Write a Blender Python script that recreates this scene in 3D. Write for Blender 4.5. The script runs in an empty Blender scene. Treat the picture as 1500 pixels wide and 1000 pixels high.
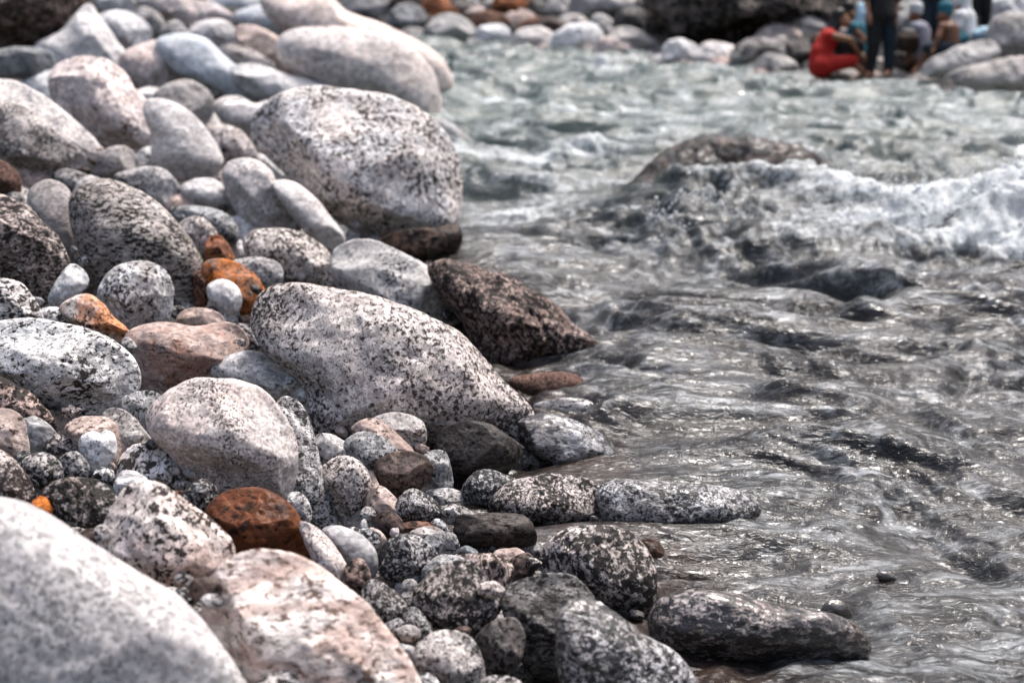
DATA = """# name|mat|label|opts|outline (photo pixels, 1500x1000)
boulder|dkr|dark brown rough boulder overhanging the top corner of the bank|z=6.2,lift=1|-60,-60 60,-80 135,-40 128,8 105,44 58,68 0,74 -50,62 -90,0
slab|slt|blue grey slate slab jutting out under the dark overhanging boulder|b=150|-30,74 0,73 40,69 72,76 80,92 75,108 35,113 -25,112 -45,92
boulder|whi|white pointed boulder peak with a small red stain beside the dark overhang|b=130|128,6 148,30 168,58 188,95 150,135 90,125 58,98 52,68 92,44
boulder|pnk|pinkish white pitted boulder below the slate slab|b=222|80,100 110,87 150,87 182,106 196,130 212,146 225,170 228,198 214,216 190,218 165,223 140,208 105,178 82,152 73,125
boulder|spw|long black speckled boulder lying at the edge above the brown stone|b=264|-40,155 0,150 30,155 60,175 95,203 121,224 125,237 108,252 60,260 0,264 -45,240
boulder|pal|pale streaked boulder tucked behind the long speckled one|b=250,f=.5|-30,120 0,118 30,122 70,145 110,177 145,214 155,240 120,252 40,215 -35,170
stone|gry|small grey stone just below the pinkish pitted boulder|b=262|138,240 150,222 172,214 192,220 205,240 200,257 170,261 142,255
boulder|smo|smooth pale boulder with faint wavy streaks above the speckled patch|b=262,f=.6|215,148 245,148 275,163 302,190 320,218 325,243 300,262 250,262 225,240 222,200 212,170
stone|gry|round mottled grey stone behind the smooth streaked boulder|b=188|225,142 245,124 275,118 300,129 313,150 310,172 292,186 262,180 238,165
stone|rus|speckled stone with rusty orange patches left of the biggest spotted boulder|b=246|303,192 328,183 355,194 372,218 378,238 350,240 322,245 308,225
rock|pnk|craggy pitted white rock with brown hollows in the upper bank|b=144|175,82 200,68 232,61 255,84 266,98 273,115 260,128 232,136 213,143 195,126 178,105
rock|whi|pale knobbly rock just right of the white peak|b=76|140,26 165,16 190,19 214,34 222,54 214,70 190,74 165,62 148,46
boulder|blu|long pale blue smooth boulder slanting across the upper bank|b=152,f=.55|230,60 262,50 300,57 330,84 362,110 388,138 372,156 330,142 290,122 258,108 238,84
rock|gry|small grey rock between the knobbly rock and the tan blurred boulder|b=56|192,20 212,10 235,24 243,44 226,57 205,46
boulder|pnk|tan blurred boulder at the top edge of the bank|b=47|195,-10 240,-18 282,-4 300,22 298,38 276,42 245,27 215,14
rock|whi|white and orange rock behind the pale blue boulder|b=72|278,46 295,32 325,29 345,44 352,60 332,71 300,69
rock|spw|flat black flecked rock right of the pale blue boulder|b=104,f=.5|318,76 340,65 375,77 402,95 395,108 358,101 333,92
boulder|tan|long tan boulder pointing down towards the water in the upper bank|b=114|347,40 375,39 410,58 435,84 444,105 427,114 393,106 368,82 348,62
boulder|blu|flattish blue grey boulder behind the long tan one|b=50|343,22 375,8 402,11 419,30 412,45 385,50 355,39
boulder|cre|very large smooth cream boulder above the biggest spotted boulder|b=180,f=.6|408,60 435,44 480,41 530,45 580,58 615,84 635,110 643,148 640,180 612,172 580,155 530,144 480,126 440,108 413,88
boulder|pkt|pink smooth boulder behind the very large cream one|b=131,f=.5|382,8 405,-12 470,-14 505,16 555,34 605,58 640,80 656,108 661,130 645,134 600,125 480,70 420,45
boulder|pal|long flat pale boulder under the cream boulder|b=157,f=.5|333,102 370,94 410,106 460,120 492,129 505,150 440,158 400,152 370,142 345,122
boulder|pal|pale double humped boulder left of the biggest spotted boulder|b=198|314,152 345,141 372,152 395,148 405,172 398,198 360,198 328,184
rock|gry|blunt grey rock leaning into the river behind the biggest spotted boulder|b=247|610,176 650,177 690,204 696,228 674,246 645,238 620,215
boulder|big|biggest spotted granite boulder rounded above a dark undercut|b=352,dn=.18|371,185 384,160 410,142 450,132 510,137 570,144 615,164 645,188 666,225 675,268 671,318 655,345 600,348 540,346 490,322 440,277 400,237 377,212
rock|dkb|rusty wet rock in the shadow under the biggest spotted boulder|b=398,f=.5|552,356 590,338 635,334 668,330 676,355 662,380 655,402 620,395 590,375
boulder|gry|grey mottled boulder below the rusty wet rock|b=492,f=.6|486,378 510,356 545,353 580,367 620,389 655,414 684,449 695,484 690,512 620,475 550,445 500,425
boulder|dkr|dark wet brown boulder running into the river|b=556,wl=548|625,392 660,386 700,394 742,404 788,428 822,453 850,487 895,508 938,522 932,534 885,545 850,550 820,557 760,560 715,540 690,500 668,450 640,420
stone|brn|reddish brown block half in water beside the giant flat boulder|b=592,wl=590|747,556 790,546 830,545 856,558 854,580 822,590 780,592 757,574
slab|wet|flat wet slab washed by a thin sheet of water|b=642,wl=636,f=.5|778,596 815,584 850,582 890,594 922,604 908,630 882,642 840,624 800,612
boulder|wet|wet grey boulder with a pale shining top beside the shallows|b=712|744,626 780,609 820,609 860,624 890,644 905,668 911,694 890,710 858,706 820,692 780,662 755,642
boulder|gia|giant low granite boulder spreading across the middle of the bank|b=646,f=.5,dn=.1|375,445 400,422 440,419 500,429 560,441 620,464 670,489 710,529 742,565 780,604 770,626 730,645 660,660 600,660 520,645 468,637 458,600 452,570 430,548 400,520 372,480
boulder|blk|smooth dark boulder above a deep black hollow|b=716,dn=-.1|641,640 660,622 690,617 720,624 750,644 765,660 745,690 718,716 690,718 663,716 645,682
stone|gry|rounded grey stone against the foot of the giant boulder|b=662|543,616 570,605 600,607 620,620 624,648 612,663 590,657 563,637
stone|tan|brownish stone wedged behind the speckled pair below the giant boulder|b=672|513,631 530,616 555,615 580,634 606,660 600,674 574,669 538,642
stone|spg|speckled grey stone left of the brown egg|b=692|506,646 525,633 550,635 572,649 586,668 579,690 551,696 525,686 508,666
stone|brd|dark brown egg shaped stone with a rust rim|b=730|549,681 575,663 605,661 626,671 634,690 621,711 596,730 567,723 554,705
stone|spg|upright speckled stone right of the brown egg|b=719|621,668 640,659 656,667 663,700 661,720 640,718 627,700
stone|gry|plain flat grey stone behind the round freckled one|b=687,f=.6|462,641 480,635 505,647 521,668 516,687 490,684 467,682
stone|frk|round freckled stone resting below the plain flat grey one|b=756|471,686 490,671 510,668 531,681 543,705 541,731 526,751 500,754 484,731 472,706
boulder|spw|tall narrow slab shaped boulder squeezed right of the pinkish round boulder|b=736,f=.6|405,592 425,584 446,600 461,640 471,690 486,740 496,772 470,778 440,756 424,720 412,660
boulder|pkg|large round pinkish grey boulder in the middle of the bank|b=745|216,611 234,585 265,562 300,555 345,559 380,569 411,600 431,640 433,690 421,732 390,742 330,727 280,702 255,672 224,641
stone|smw|smooth white oval stone leaning on the giant boulder|b=603|418,553 440,554 460,571 471,590 466,602 450,601 428,582
boulder|pal|pale speckled boulder top just above the pinkish round boulder|b=590,f=.5|308,546 335,522 370,514 406,529 426,551 432,586 400,584 350,564
rock|spw|rough speckled rock left of the giant boulder|b=537|371,496 390,479 415,486 433,505 426,532 404,532
stone|sad|brown saddle shaped stone with orange streaks|b=580,dn=.15|182,497 204,478 250,473 290,479 325,474 350,480 363,504 350,522 312,540 285,565 250,583 214,577 189,547
boulder|blw|large white boulder covered in black flecks beside the brown saddle stone|b=614,dn=.1|-35,482 30,468 90,474 150,489 180,509 198,529 204,560 190,590 160,606 105,618 68,602 38,572 0,548 -45,530
boulder|blw|white flecked boulder cut by the photo edge above the large flecked one|b=486,f=.6|-30,412 20,411 45,429 61,460 60,484 0,488 -35,460
rock|blw|flat white flecked rock tucked behind the large flecked boulder|b=482,f=.5|55,458 85,451 120,469 156,492 122,505 60,495
boulder|cra|crackled dark veined boulder at the edge above the white flecked one|b=450|-55,300 0,286 35,304 70,334 86,349 97,375 104,396 90,422 65,449 30,437 0,412 -45,392
stone|brs|reddish brown rounded stone at the photo edge|b=296|-22,237 10,239 28,258 31,280 18,296 -12,292
boulder|smg|smooth grey upright boulder left of the big grey egg|b=392|40,292 55,270 75,264 100,277 109,310 114,360 108,392 88,380 60,345
stone|whi|white lumpy stone under the crackled boulder|b=451|77,421 95,395 108,387 125,399 129,415 116,431 86,450 71,441
boulder|egg|big grey egg shaped boulder with fine dark grain|b=444|105,290 125,272 155,265 190,274 225,294 256,325 281,356 298,391 299,421 281,442 240,443 180,432 140,411 118,371 106,331
stone|two|round half white half dark mottled stone in front of the big grey egg|b=489|144,426 160,400 185,385 215,383 241,395 253,421 251,451 241,476 220,482 195,488 169,466 149,446
stone|ort|stone with an orange upper half beside the round mottled one|b=503|87,452 105,436 130,432 151,445 167,465 192,488 182,504 150,494 108,474
rock|spw|pale speckled rock behind the big grey egg|b=304,f=.6|165,261 200,247 235,247 260,269 270,297 245,307 200,280
rock|pal|pale knobbed rock with a dark pit above the orange lichen stone|b=316|264,276 290,262 315,264 335,279 348,300 343,316 310,306 280,292
rock|spg|grey speckled rock right of the top of the big grey egg|b=354|246,308 275,302 310,304 335,317 349,336 346,356 330,360 310,344 280,334
stone|frk|round speckled stone in front of the grey speckled rock|b=380|261,331 285,317 305,324 319,345 314,371 298,378 278,356
pebble|org|small orange tipped pebble behind the orange lichen stone|b=386|304,352 320,344 338,364 344,386 320,388 300,378
rock|lic|dark stone with bright orange lichen|b=476|297,388 320,379 350,387 375,404 389,430 391,456 380,473 360,475 345,455 320,432 301,412
pebble|smw|white rounded pebble in front of the orange lichen stone|b=478|304,419 325,409 345,417 354,435 349,456 330,459 308,441
pebble|brn|narrow brown pebble between the big grey egg and the white rounded pebble|b=446|284,404 298,398 306,420 302,448 286,446
stone|tan|flat tan stone behind the brown saddle stone|b=480,f=.6|257,472 268,455 295,451 322,460 324,478 260,482
stone|spw|white freckled stone under the white rounded pebble|b=470|296,456 315,447 340,447 352,465 346,480 310,478
rock|spw|pale crusty rock behind the orange lichen stone|b=426|339,384 375,377 405,384 414,400 409,422 380,418 354,397
stone|sp2|white oval stone with black blotches below the leaning pair|b=424|357,351 375,337 410,335 440,341 470,359 486,380 488,405 476,424 440,418 405,408 373,387 359,367
boulder|pkg|pinkish grey egg shaped boulder left of the long smooth one|b=340|327,252 345,236 370,233 396,249 411,280 431,310 436,336 400,340 360,324 334,291
boulder|smo|long smooth pale boulder leaning on the pinkish grey egg|b=367|400,268 430,267 460,289 485,319 504,345 501,363 480,367 450,343 424,312 407,287
pebble|slt|tiny blue grey pebble on the giant boulder edge|b=424|412,412 420,404 432,406 439,414 434,421 418,421
boulder|for|huge pale foreground boulder out of focus in the bottom corner|z=2.55,b=1500,f=.55|-130,760 0,736 60,754 120,793 200,843 262,880 302,930 342,990 355,1060 100,1220 -160,1110
boulder|pit|pitted white boulder with pink rim behind the huge foreground one|b=870,dn=.12|145,791 163,745 190,711 225,707 270,734 310,764 339,795 343,826 325,847 290,867 240,864 190,847 154,821
boulder|ros|large rose and white striped boulder at the bottom edge|b=1090,f=.6|298,881 310,845 345,817 390,809 430,814 480,839 530,884 575,939 612,1000 600,1062 480,1102 370,1042 328,992 304,931
boulder|rst|shiny rust brown boulder above the rose striped one|b=832,dn=-.05|303,746 330,721 375,714 410,727 440,764 463,826 430,832 380,822 340,822 318,792 307,766
stone|pkg|pink veined stone between the rust boulder and the smooth grey one|b=866|438,764 465,774 490,799 509,830 509,856 495,864 470,843 450,802
stone|smg|smooth grey stone right of the pink veined one|b=852|471,776 495,770 530,784 549,805 553,830 541,851 515,847 495,812 479,791
stone|dkr|small dark brown stone under the smooth grey one|b=876|507,826 530,819 543,845 541,871 520,874 507,856
stone|dsp|black and white speckled stone with a domed top|b=853|551,817 570,790 600,781 625,794 641,816 621,834 590,850 564,847
stone|dsp|speckled stone beside the edge of the rose striped boulder|b=928|529,871 545,849 570,859 590,879 597,900 581,927 555,917 534,892
boulder|ds2|large speckled boulder with pale crystals in the lower middle|b=940,dn=.1|604,872 625,844 660,824 690,822 710,844 723,870 733,890 716,916 690,934 650,927 618,907
rock|bws|brown and white striped rough rock behind the large speckled boulder|b=882|667,818 700,810 735,814 751,830 749,851 736,878 718,884 700,860 684,840
rock|spg|bluish grey rock peeking over the large speckled boulder|b=868|618,835 645,813 672,815 690,822 660,830 640,846 622,862
boulder|frd|freckled stone at the bottom edge below the large speckled boulder|b=1020|607,957 630,930 660,922 690,934 706,965 707,1000 682,1024 628,1014
stone|gdk|angular dark grey stone right of the freckled bottom one|b=995|696,937 720,911 750,904 763,915 769,940 757,976 720,994 704,967
boulder|str|streaked grey boulder overlapped by the long dark crested one|b=990|734,872 760,850 810,839 846,849 871,880 875,922 840,962 800,995 764,964 744,912
boulder|ds3|long dark boulder with a white crest sliding off the bottom edge|b=1060,dn=.1|820,902 835,882 870,879 905,904 940,929 986,954 1011,985 1023,1020 960,1064 880,1056 828,1014 818,950
boulder|ds2|big round speckled granite boulder at the edge of the river|b=922,dn=.05|789,823 805,795 830,775 870,771 910,774 941,795 954,830 961,870 956,906 930,920 895,904 865,872 830,856 795,838
boulder|wtr|dark wet boulder in the shallows with a glossy white top|b=982,wl=968,dn=-.1|953,905 975,875 1020,864 1070,869 1130,884 1190,894 1240,909 1268,933 1272,958 1242,974 1150,985 1080,992 1010,984 962,955
boulder|ds3|long low wet speckled boulder reaching into the river|b=790,wl=789|876,718 905,703 950,704 1010,709 1060,714 1100,729 1114,749 1082,772 1000,789 930,789 888,774 878,742
boulder|ds2|oval speckled boulder between the flat dark slab and the river|b=788|717,737 745,709 790,697 840,697 871,709 882,740 872,772 830,784 780,788 738,768
stone|dsp|small humped speckled stone above the oval speckled boulder|b=755|677,722 690,696 710,687 735,694 759,705 746,732 720,752 694,747
rock|spg|speckled grey rock behind the oval speckled boulder|b=708|727,687 745,664 775,657 800,667 827,695 800,704 760,708 734,703
slab|blk|flat dark slab with a wavy grain top|b=802,dn=-.1|666,767 672,753 700,754 730,751 760,753 777,763 785,790 772,801 735,800 700,800 668,796
stone|dsp|white topped speckled stone above the little pink gravel stones|b=768|579,742 595,719 612,717 640,735 646,757 612,767 588,763
stone|spw|pale speckled stone left of the humped speckled one|b=752|620,724 650,714 675,721 692,741 682,754 645,750
stone|spg|small speckled stone touching the flat dark slab|b=768|645,746 665,738 690,748 692,760 668,768 648,764
stone|tan|brown wedge shaped stone right of the round freckled one|b=762|536,732 552,711 575,724 592,752 575,768 545,758
stone|brn|reddish flat stone behind the domed speckled one|b=782,f=.6|585,770 600,764 625,764 640,772 630,783 590,786
stone|brd|dark brown stone left of the reddish flat one|b=784|548,764 560,748 580,752 592,768 586,784 560,786
stone|spg|grey stone with a white blotch below the reddish flat one|b=818|618,797 630,783 655,779 668,785 673,806 655,816 622,812
stone|gry|plain grey stone between the domed one and the white blotched one|b=800|595,786 610,774 635,771 650,780 640,792 615,794
stone|spg|small dark veined pebble stone left of the flat dark slab|b=782|630,768 640,759 652,766 655,778 640,780
stone|brd|brown stone in the dark gap behind the streaked grey boulder|b=852|744,825 760,812 778,812 784,836 768,853 745,856
pebble|slt|blue black pebble under the flat dark slab|b=816|671,808 682,799 698,806 700,816 684,820
stone|spw|small speckled stone between the pinkish boulder and the tall slab boulder|b=772|421,727 440,721 456,745 452,767 430,757
pebble|spw|round white pebble below the round freckled stone|b=764|527,754 535,742 546,745 551,755 546,763 533,762
pebble|pal|upright narrow pale pebble below the round white one|b=782|528,772 530,762 536,761 538,774 534,782
pebble|pnk|tiny pink pebble left of the reddish flat stone|b=786|571,782 574,773 583,773 584,784 577,787
pebble|spw|flat white flecked pebble above the smooth grey stone|b=786|500,778 510,771 524,773 533,782 524,788 506,786
pebble|tan|brownish gravel lump right of the smooth grey stone|b=800|534,786 542,773 556,777 566,790 560,801 542,801
pebble|spw|pale half buried pebble beside the smooth grey stone|b=806|534,792 545,786 556,792 552,802 540,806
pebble|gry|grey pebble in the gap above the speckled rose edge stone|b=864|588,856 596,848 608,850 612,862 602,870 590,868
pebble|spg|blue white pebble in the gap left of the large speckled boulder|b=884|586,874 596,866 608,870 612,884 600,894 588,888
stone|dsp|dark stone tucked under the large speckled boulder|b=952|593,897 610,890 632,918 640,948 618,954 598,932
stone|spw|white black streaked stone at the very bottom over the rose boulder|b=1120,f=.8|378,998 405,983 435,985 456,1003 452,1028 415,1036 382,1022
stone|dsp|small speckled stone cut by the bottom edge beside the rose boulder|b=1030|602,994 618,984 638,992 645,1012 620,1022 604,1012
stone|ds2|flat speckled stone at the bottom edge under the angular dark one|b=1030|702,1000 722,989 752,992 768,1006 750,1024 715,1022
stone|gry|small grey oval stone between the foreground and the pitted boulders|b=914|231,872 250,860 275,867 294,884 293,907 270,908 248,894
pebble|pal|tiny blue white pebble against the foreground boulder|b=808|113,790 128,784 146,787 146,803 134,808
boulder|frk|rounded freckled boulder at the photo edge above the foreground one|b=742|-28,667 0,659 25,679 46,709 47,731 20,748 -22,744
stone|dsp|oval black blotched stone beside the freckled edge boulder|b=717|29,677 60,663 85,674 93,695 81,712 55,716 34,702
stone|tan|brown crusted stone at the photo edge under the large flecked boulder|b=678|-22,606 15,600 34,614 40,640 42,672 20,678 -18,664
stone|gry|grey stone right of the brown crusted edge one|b=664|30,616 52,610 83,634 82,656 50,668 37,652
stone|spw|white stone left of the brownish wedge|b=682|68,651 90,632 115,639 119,665 105,677 78,674
stone|spg|bluish lump in front of the white stone|b=704|88,671 110,661 126,674 130,691 106,704 91,696
rock|tan|brownish rock below the dark hollow of the flecked boulder|b=690|94,628 120,611 160,614 182,640 187,672 170,692 140,687 108,652
stone|whi|white stone with black dots in front of the brownish rock|b=694|117,641 140,631 165,634 171,660 161,682 135,692 119,666
stone|spg|veined stone peeking behind the large pinkish boulder|b=648|173,592 195,576 225,574 247,590 232,617 224,648 195,643 174,617
rock|gry|grey rock slanting below the large flecked boulder|b=672,f=.6|150,606 175,598 205,622 226,652 218,672 190,668 166,636
boulder|dkr|dark shaded boulder under the large flecked boulder|b=634,f=.5|-25,562 20,564 55,588 84,628 40,634 0,606
stone|sp2|chunky white stone with black and rust blotches above the pitted boulder|b=722|168,692 185,660 210,649 250,651 280,669 291,692 276,713 250,722 210,717 177,712
stone|pal|pale blue corner of a stone beside the chunky blotched one|b=726|167,711 180,690 205,694 222,712 202,726 174,728
boulder|ds4|dark knobbly boulder behind the foreground one with a pale top|b=792|57,726 85,704 120,699 150,709 170,730 162,762 146,787 110,794 78,768 58,747
pebble|orb|small bright orange pebble at the rim of the foreground boulder|b=800|44,741 58,727 72,734 77,752 66,764 50,757
stone|dsp|black speckled stone between the pinkish and the pitted boulders|b=754|262,736 280,709 298,701 316,714 319,735 302,752 275,753
stone|spw|small speckled stone with an orange spot above the dark knobbly boulder|b=718|137,697 155,686 171,694 170,716 150,714
pebble|brn|reddish pebble in the gap under the chunky blotched stone|b=732|246,728 256,719 270,720 280,730 270,738 252,737
rock|gry|grey rock with dark underside in the upper bank near the top edge|b=70|235,52 244,36 258,30 272,42 280,54 262,62 245,62
rock|gry|rough grey rock peeking out below the pale blue boulder|b=148|290,122 305,110 330,114 352,128 358,142 335,148 305,142
rock|pal|pale low rock under the craggy pitted one|b=158|190,140 215,128 240,134 238,150 215,158 196,152
rock|whi|white rock at the top edge left of the tan blurred boulder|b=28|140,4 160,-8 185,-10 198,6 185,20 160,20
rock|blu|blue grey rock at the top edge beside the pink smooth boulder|b=22|300,14 310,-6 345,-12 380,-4 372,14 335,22
rock|pnk|pinkish rock at the top edge behind the white and orange one|b=34|282,24 288,4 310,4 335,18 345,32 320,36 295,34
stone|spw|speckled pebble topped ledge beside the brown saddle stone|b=536,f=.5|350,500 366,484 382,492 380,512 360,520
stone|whi|white little stone over the round speckled one|b=384|346,362 352,352 360,364 366,384 352,386
rock|spg|dark speckled rock corner between the smooth upright boulder and the pinkish pitted one|b=270|75,262 92,248 118,252 134,262 130,280 108,284 86,280
stone|pal|pale stone below the long speckled boulder tip|b=292|108,290 112,270 128,258 146,262 140,276 122,290
rock|dkb|dark rock under the giant boulder in the deep hollow|b=598,f=.4|470,632 480,600 540,600 620,610 650,640 600,650 520,645
stone|brn|rust brown wet stone in the shadow below the long low wet boulder|b=830|930,806 944,790 962,792 973,806 970,822 945,830
boulder|dkb|brown rock shelf under a thin film of water beside the big round speckled boulder|b=860,wl=855,f=.5|962,868 985,845 1020,840 1052,852 1062,868 1030,876 985,880
rock|mos|long brown rock rising out of the white water mid river|b=300,wl=303,f=.6|900,304 930,262 965,232 1010,210 1055,202 1105,206 1155,214 1195,230 1220,262 1190,312 1120,328 1040,328 950,322
stone|wst|small wet domed stone in the shallows right of the glossy white topped boulder|b=912,wl=904|1203,900 1206,886 1218,878 1234,880 1245,892 1248,904 1230,910
pebble|wst|tiny wet pebble beside the ripple above the glossy boulder|b=820,wl=813|1183,812 1188,805 1200,803 1208,808 1206,816 1192,818
pebble|wst|pale wet pebble by the photo edge side of the shallows|b=848,wl=843|1283,842 1288,837 1300,837 1312,845 1312,851 1294,852
rock|gry|pale arched rock at the start of the far bank|b=66|618,52 630,34 650,22 675,24 694,40 700,58 690,64 660,60 632,60
rock|whi|white rock on the far bank waterline right of the arched one|b=66|694,60 700,42 722,35 745,42 752,62 730,68
rock|pal|low pale rock on the far waterline below the rust wedge|b=71|750,66 758,46 782,40 808,46 812,68 785,72
rock|whi|broad bright white rock on the middle of the far waterline|b=80|806,72 815,48 840,36 872,36 885,56 884,76 850,80
rock|pnk|pinkish long rock on the far waterline before the dark cliff|b=84|868,78 880,58 905,54 930,66 935,82 900,88
rock|gry|slanting grey rock lying up the far bank|b=70|890,56 905,40 935,44 962,60 972,74 945,76 915,68
rock|whi|white rock with a dark hole on the far waterline|b=90|970,88 975,64 998,58 1020,68 1024,88 995,94
rock|pal|pale rock half under the dark cliff corner|b=96|1018,92 1028,66 1058,62 1088,78 1092,96 1055,100
rock|org|rust orange rock at the top edge of the far bank|b=26|618,22 624,0 645,-8 660,6 672,22 650,30
rock|org|bright orange rock at the top edge left of the grey far boulder|b=22|722,14 728,-6 755,-12 778,0 776,16 748,22
rock|brn|flat reddish brown rock behind the far waterline rocks|b=44|688,38 694,22 715,16 740,24 748,38 715,44
rock|brd|dark rust wedge on the far bank|b=46|786,42 792,26 812,28 838,40 838,48 805,48
boulder|smg|grey rounded far boulder at the top edge of the photo|b=28|835,20 840,-8 875,-20 920,-18 940,0 930,18 895,28 855,28
boulder|gdk|purple grey far boulder beside the dark cliff|b=48|898,42 905,20 925,10 945,18 952,36 935,48
cliff|clf|dark craggy rock outcrop rising behind the far bank|z=23.2,f=.6|930,70 945,30 960,-20 990,-60 1100,-80 1200,-75 1245,-30 1230,30 1190,50 1130,52 1080,66 1010,64 970,66
rock|pal|pale pointed rock standing before the dark outcrop|b=66|1158,58 1170,34 1190,26 1200,42 1202,60 1180,66
rock|whi|white rough rock left of the red dressed person|b=98|1070,88 1085,62 1120,56 1150,66 1160,88 1120,96
rock|gry|grey water worn rock at the feet side of the far bank|b=104|1105,98 1118,82 1145,80 1165,92 1166,106 1130,108
rock|pnk|low pinkish rock touching the far waterline before the white rough rock|b=106|1040,96 1050,84 1075,84 1098,92 1092,104 1060,106
boulder|smo|long tan boulder under the person in the blue cap|b=112,f=.6|1352,108 1360,90 1385,76 1425,62 1450,60 1465,76 1450,96 1400,114
boulder|tan|smooth low tan boulder between the standing and the capped people|b=102,z=18.9|1302,92 1312,78 1345,76 1362,82 1356,98 1325,104
boulder|smo|large pale rounded boulder at the far right behind the bundle|b=84|1450,76 1448,40 1465,22 1500,20 1540,40 1545,80 1490,90
boulder|pal|long pale boulder along the far right waterline|b=140,f=.6|1380,122 1400,104 1445,92 1500,84 1560,96 1560,130 1500,140 1430,136
rock|gry|grey wet rock on the waterline below the blue capped person|b=134,wl=130|1320,128 1330,112 1360,106 1385,116 1388,132 1350,140
rock|gry|grey rock under the seated person in red|b=124|1188,118 1195,106 1230,100 1262,106 1265,120 1225,128
rock|whi|flat pale rock under the feet of the person in black|b=128|1258,122 1270,112 1305,108 1328,114 1326,128 1285,132
rock|gdk|dark low rock at the far right edge of the water|b=158,wl=152|1420,148 1440,136 1480,134 1525,142 1525,158 1465,160
boulder|pal|white boulder behind the standing person at the top edge|b=60,z=22|1150,52 1130,30 1170,22 1205,30 1222,52 1180,62
boulder|whi|whitish boulder seen between the standing and the white capped people|b=78,z=20.2|1296,76 1296,30 1310,0 1330,-6 1345,20 1345,60 1322,80
boulder|blu|pale boulder behind the blue and white bundle at the top edge|b=52|1444,40 1446,4 1470,-10 1500,-6 1510,20 1490,44
rock|gry|dim grey rock at the top edge right of the pink smooth boulder|b=27|500,16 515,-8 552,-14 582,2 590,20 552,28
rock|spg|speckled low rock where the near bank meets the far waterline|b=46|566,34 580,10 606,6 624,24 614,44 588,46
rock|brd|dark rust rock at the top edge where the two banks meet|b=12|570,6 584,-10 612,-12 622,4 606,14 582,14
"""
EXPO = 1.3
import bpy, bmesh, math, random
import numpy as np
from mathutils import Vector, Matrix
random.seed(7); RNG = np.random.RandomState(11)
scene = bpy.context.scene
COL = scene.collection
W0, H0, FPX = 1500.0, 1000.0, 2083.3
CAMH, PITCH = 1.6, math.radians(15)
cp, sp_ = math.cos(PITCH), math.sin(PITCH)
CF = np.array([0, cp, -sp_]); CU = np.array([0, sp_, cp]); CR = np.array([1., 0, 0])
CO = np.array([0, 0, CAMH])

def ray(px, py):
    return CF + CR * ((px - 750) / FPX) - CU * ((py - 500) / FPX)
def P(px, py, zc):
    return CO + ray(px, py) * zc
def on_water(px, py):
    d = ray(px, py); return CO + d * (CAMH / -d[2])

# ---------------------------------------------------------------- noise
_tab = RNG.permutation(4096).astype(np.int64)
_g = RNG.normal(size=(4096, 3)); _g /= np.linalg.norm(_g, axis=1)[:, None]
def perlin(p, seed=0):
    p = np.asarray(p, float)
    i = np.floor(p).astype(np.int64); f = p - i
    u = f * f * f * (f * (f * 6 - 15) + 10)
    def corner(dx, dy, dz):
        h = _tab[(i[:, 0] + dx + seed * 131) & 4095]
        h = _tab[(h + i[:, 1] + dy) & 4095]
        h = _tab[(h + i[:, 2] + dz) & 4095]
        g = _g[h]
        return g[:, 0] * (f[:, 0] - dx) + g[:, 1] * (f[:, 1] - dy) + g[:, 2] * (f[:, 2] - dz)
    x0 = [None] * 4
    for k, (dy, dz) in enumerate(((0, 0), (1, 0), (0, 1), (1, 1))):
        a = corner(0, dy, dz); b = corner(1, dy, dz); x0[k] = a + u[:, 0] * (b - a)
    a = x0[0] + u[:, 1] * (x0[1] - x0[0]); b = x0[2] + u[:, 1] * (x0[3] - x0[2])
    return (a + u[:, 2] * (b - a)) * 1.6
def fbm(p, octv=4, seed=0, gain=.5, lac=2.03):
    a, s, r = 1., 0., 0.
    q = np.asarray(p, float)
    for o in range(octv):
        s = s + a * perlin(q, seed + o); r += a; a *= gain; q = q * lac + 17.3
    return s / r
def sstep(a, b, x):
    t = np.clip((x - a) / (b - a), 0, 1); return t * t * (3 - 2 * t)

# ---------------------------------------------------------------- land form
SH = [(1330,1330),(1010,1050),(940,880),(890,790),(830,700),(760,640),(720,560),(690,480),(665,380),(655,280),(650,180),(640,110),(630,78)]
_s = np.array([on_water(*p)[:2] for p in SH]); SHY, SHX = _s[:, 1], _s[:, 0]
_o = np.argsort(SHY); SHY, SHX = SHY[_o], SHX[_o]
FS = [(560,62),(640,68),(720,72),(850,84),(960,97),(1100,112),(1180,120),(1260,132),(1330,142),(1420,156),(1500,166)]
_s = np.array([on_water(*p)[:2] for p in FS]); FX, FY = _s[:, 0], _s[:, 1]
_o = np.argsort(FX); FX, FY = FX[_o], FY[_o]
def far_d(x, y):
    fy = np.interp(x, FX, FY)
    fy = np.where(x > FX[-1], FY[-1] - 0.35 * np.minimum(x - FX[-1], 9) , fy)
    return y - fy
def base_ground(x, y):
    x = np.asarray(x, float); y = np.asarray(y, float)
    sx = np.interp(y, SHY, SHX); sx = np.where(y < SHY[0], SHX[0] + (SHY[0] - y) * .05, sx)
    dl = sx - x
    zl = np.where(dl > 0, 1.1 * (1 - np.exp(-np.maximum(dl, 0) * .30 / 1.1)), np.maximum(dl * .45, -.5))
    df = far_d(x, y)
    zf = np.where(df > 0, .9*(1-np.exp(-np.maximum(df,0)*.22/.9)) + np.maximum(df-6, 0)*.25*sstep(6, 14, df), np.maximum(df * .4, -.5))
    z = np.maximum(zl, zf)
    r = np.hypot(x - 4, y - 10)
    hill = sstep(30, 105, r) * (38 + 9 * np.sin(np.arctan2(y - 10, x - 4) * 3 + 1))  # unseen hill ring, added to block low sky and darken reflections
    z = np.where(df > 6, np.minimum(z, .9 + 8), z)
    return z + hill
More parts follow.
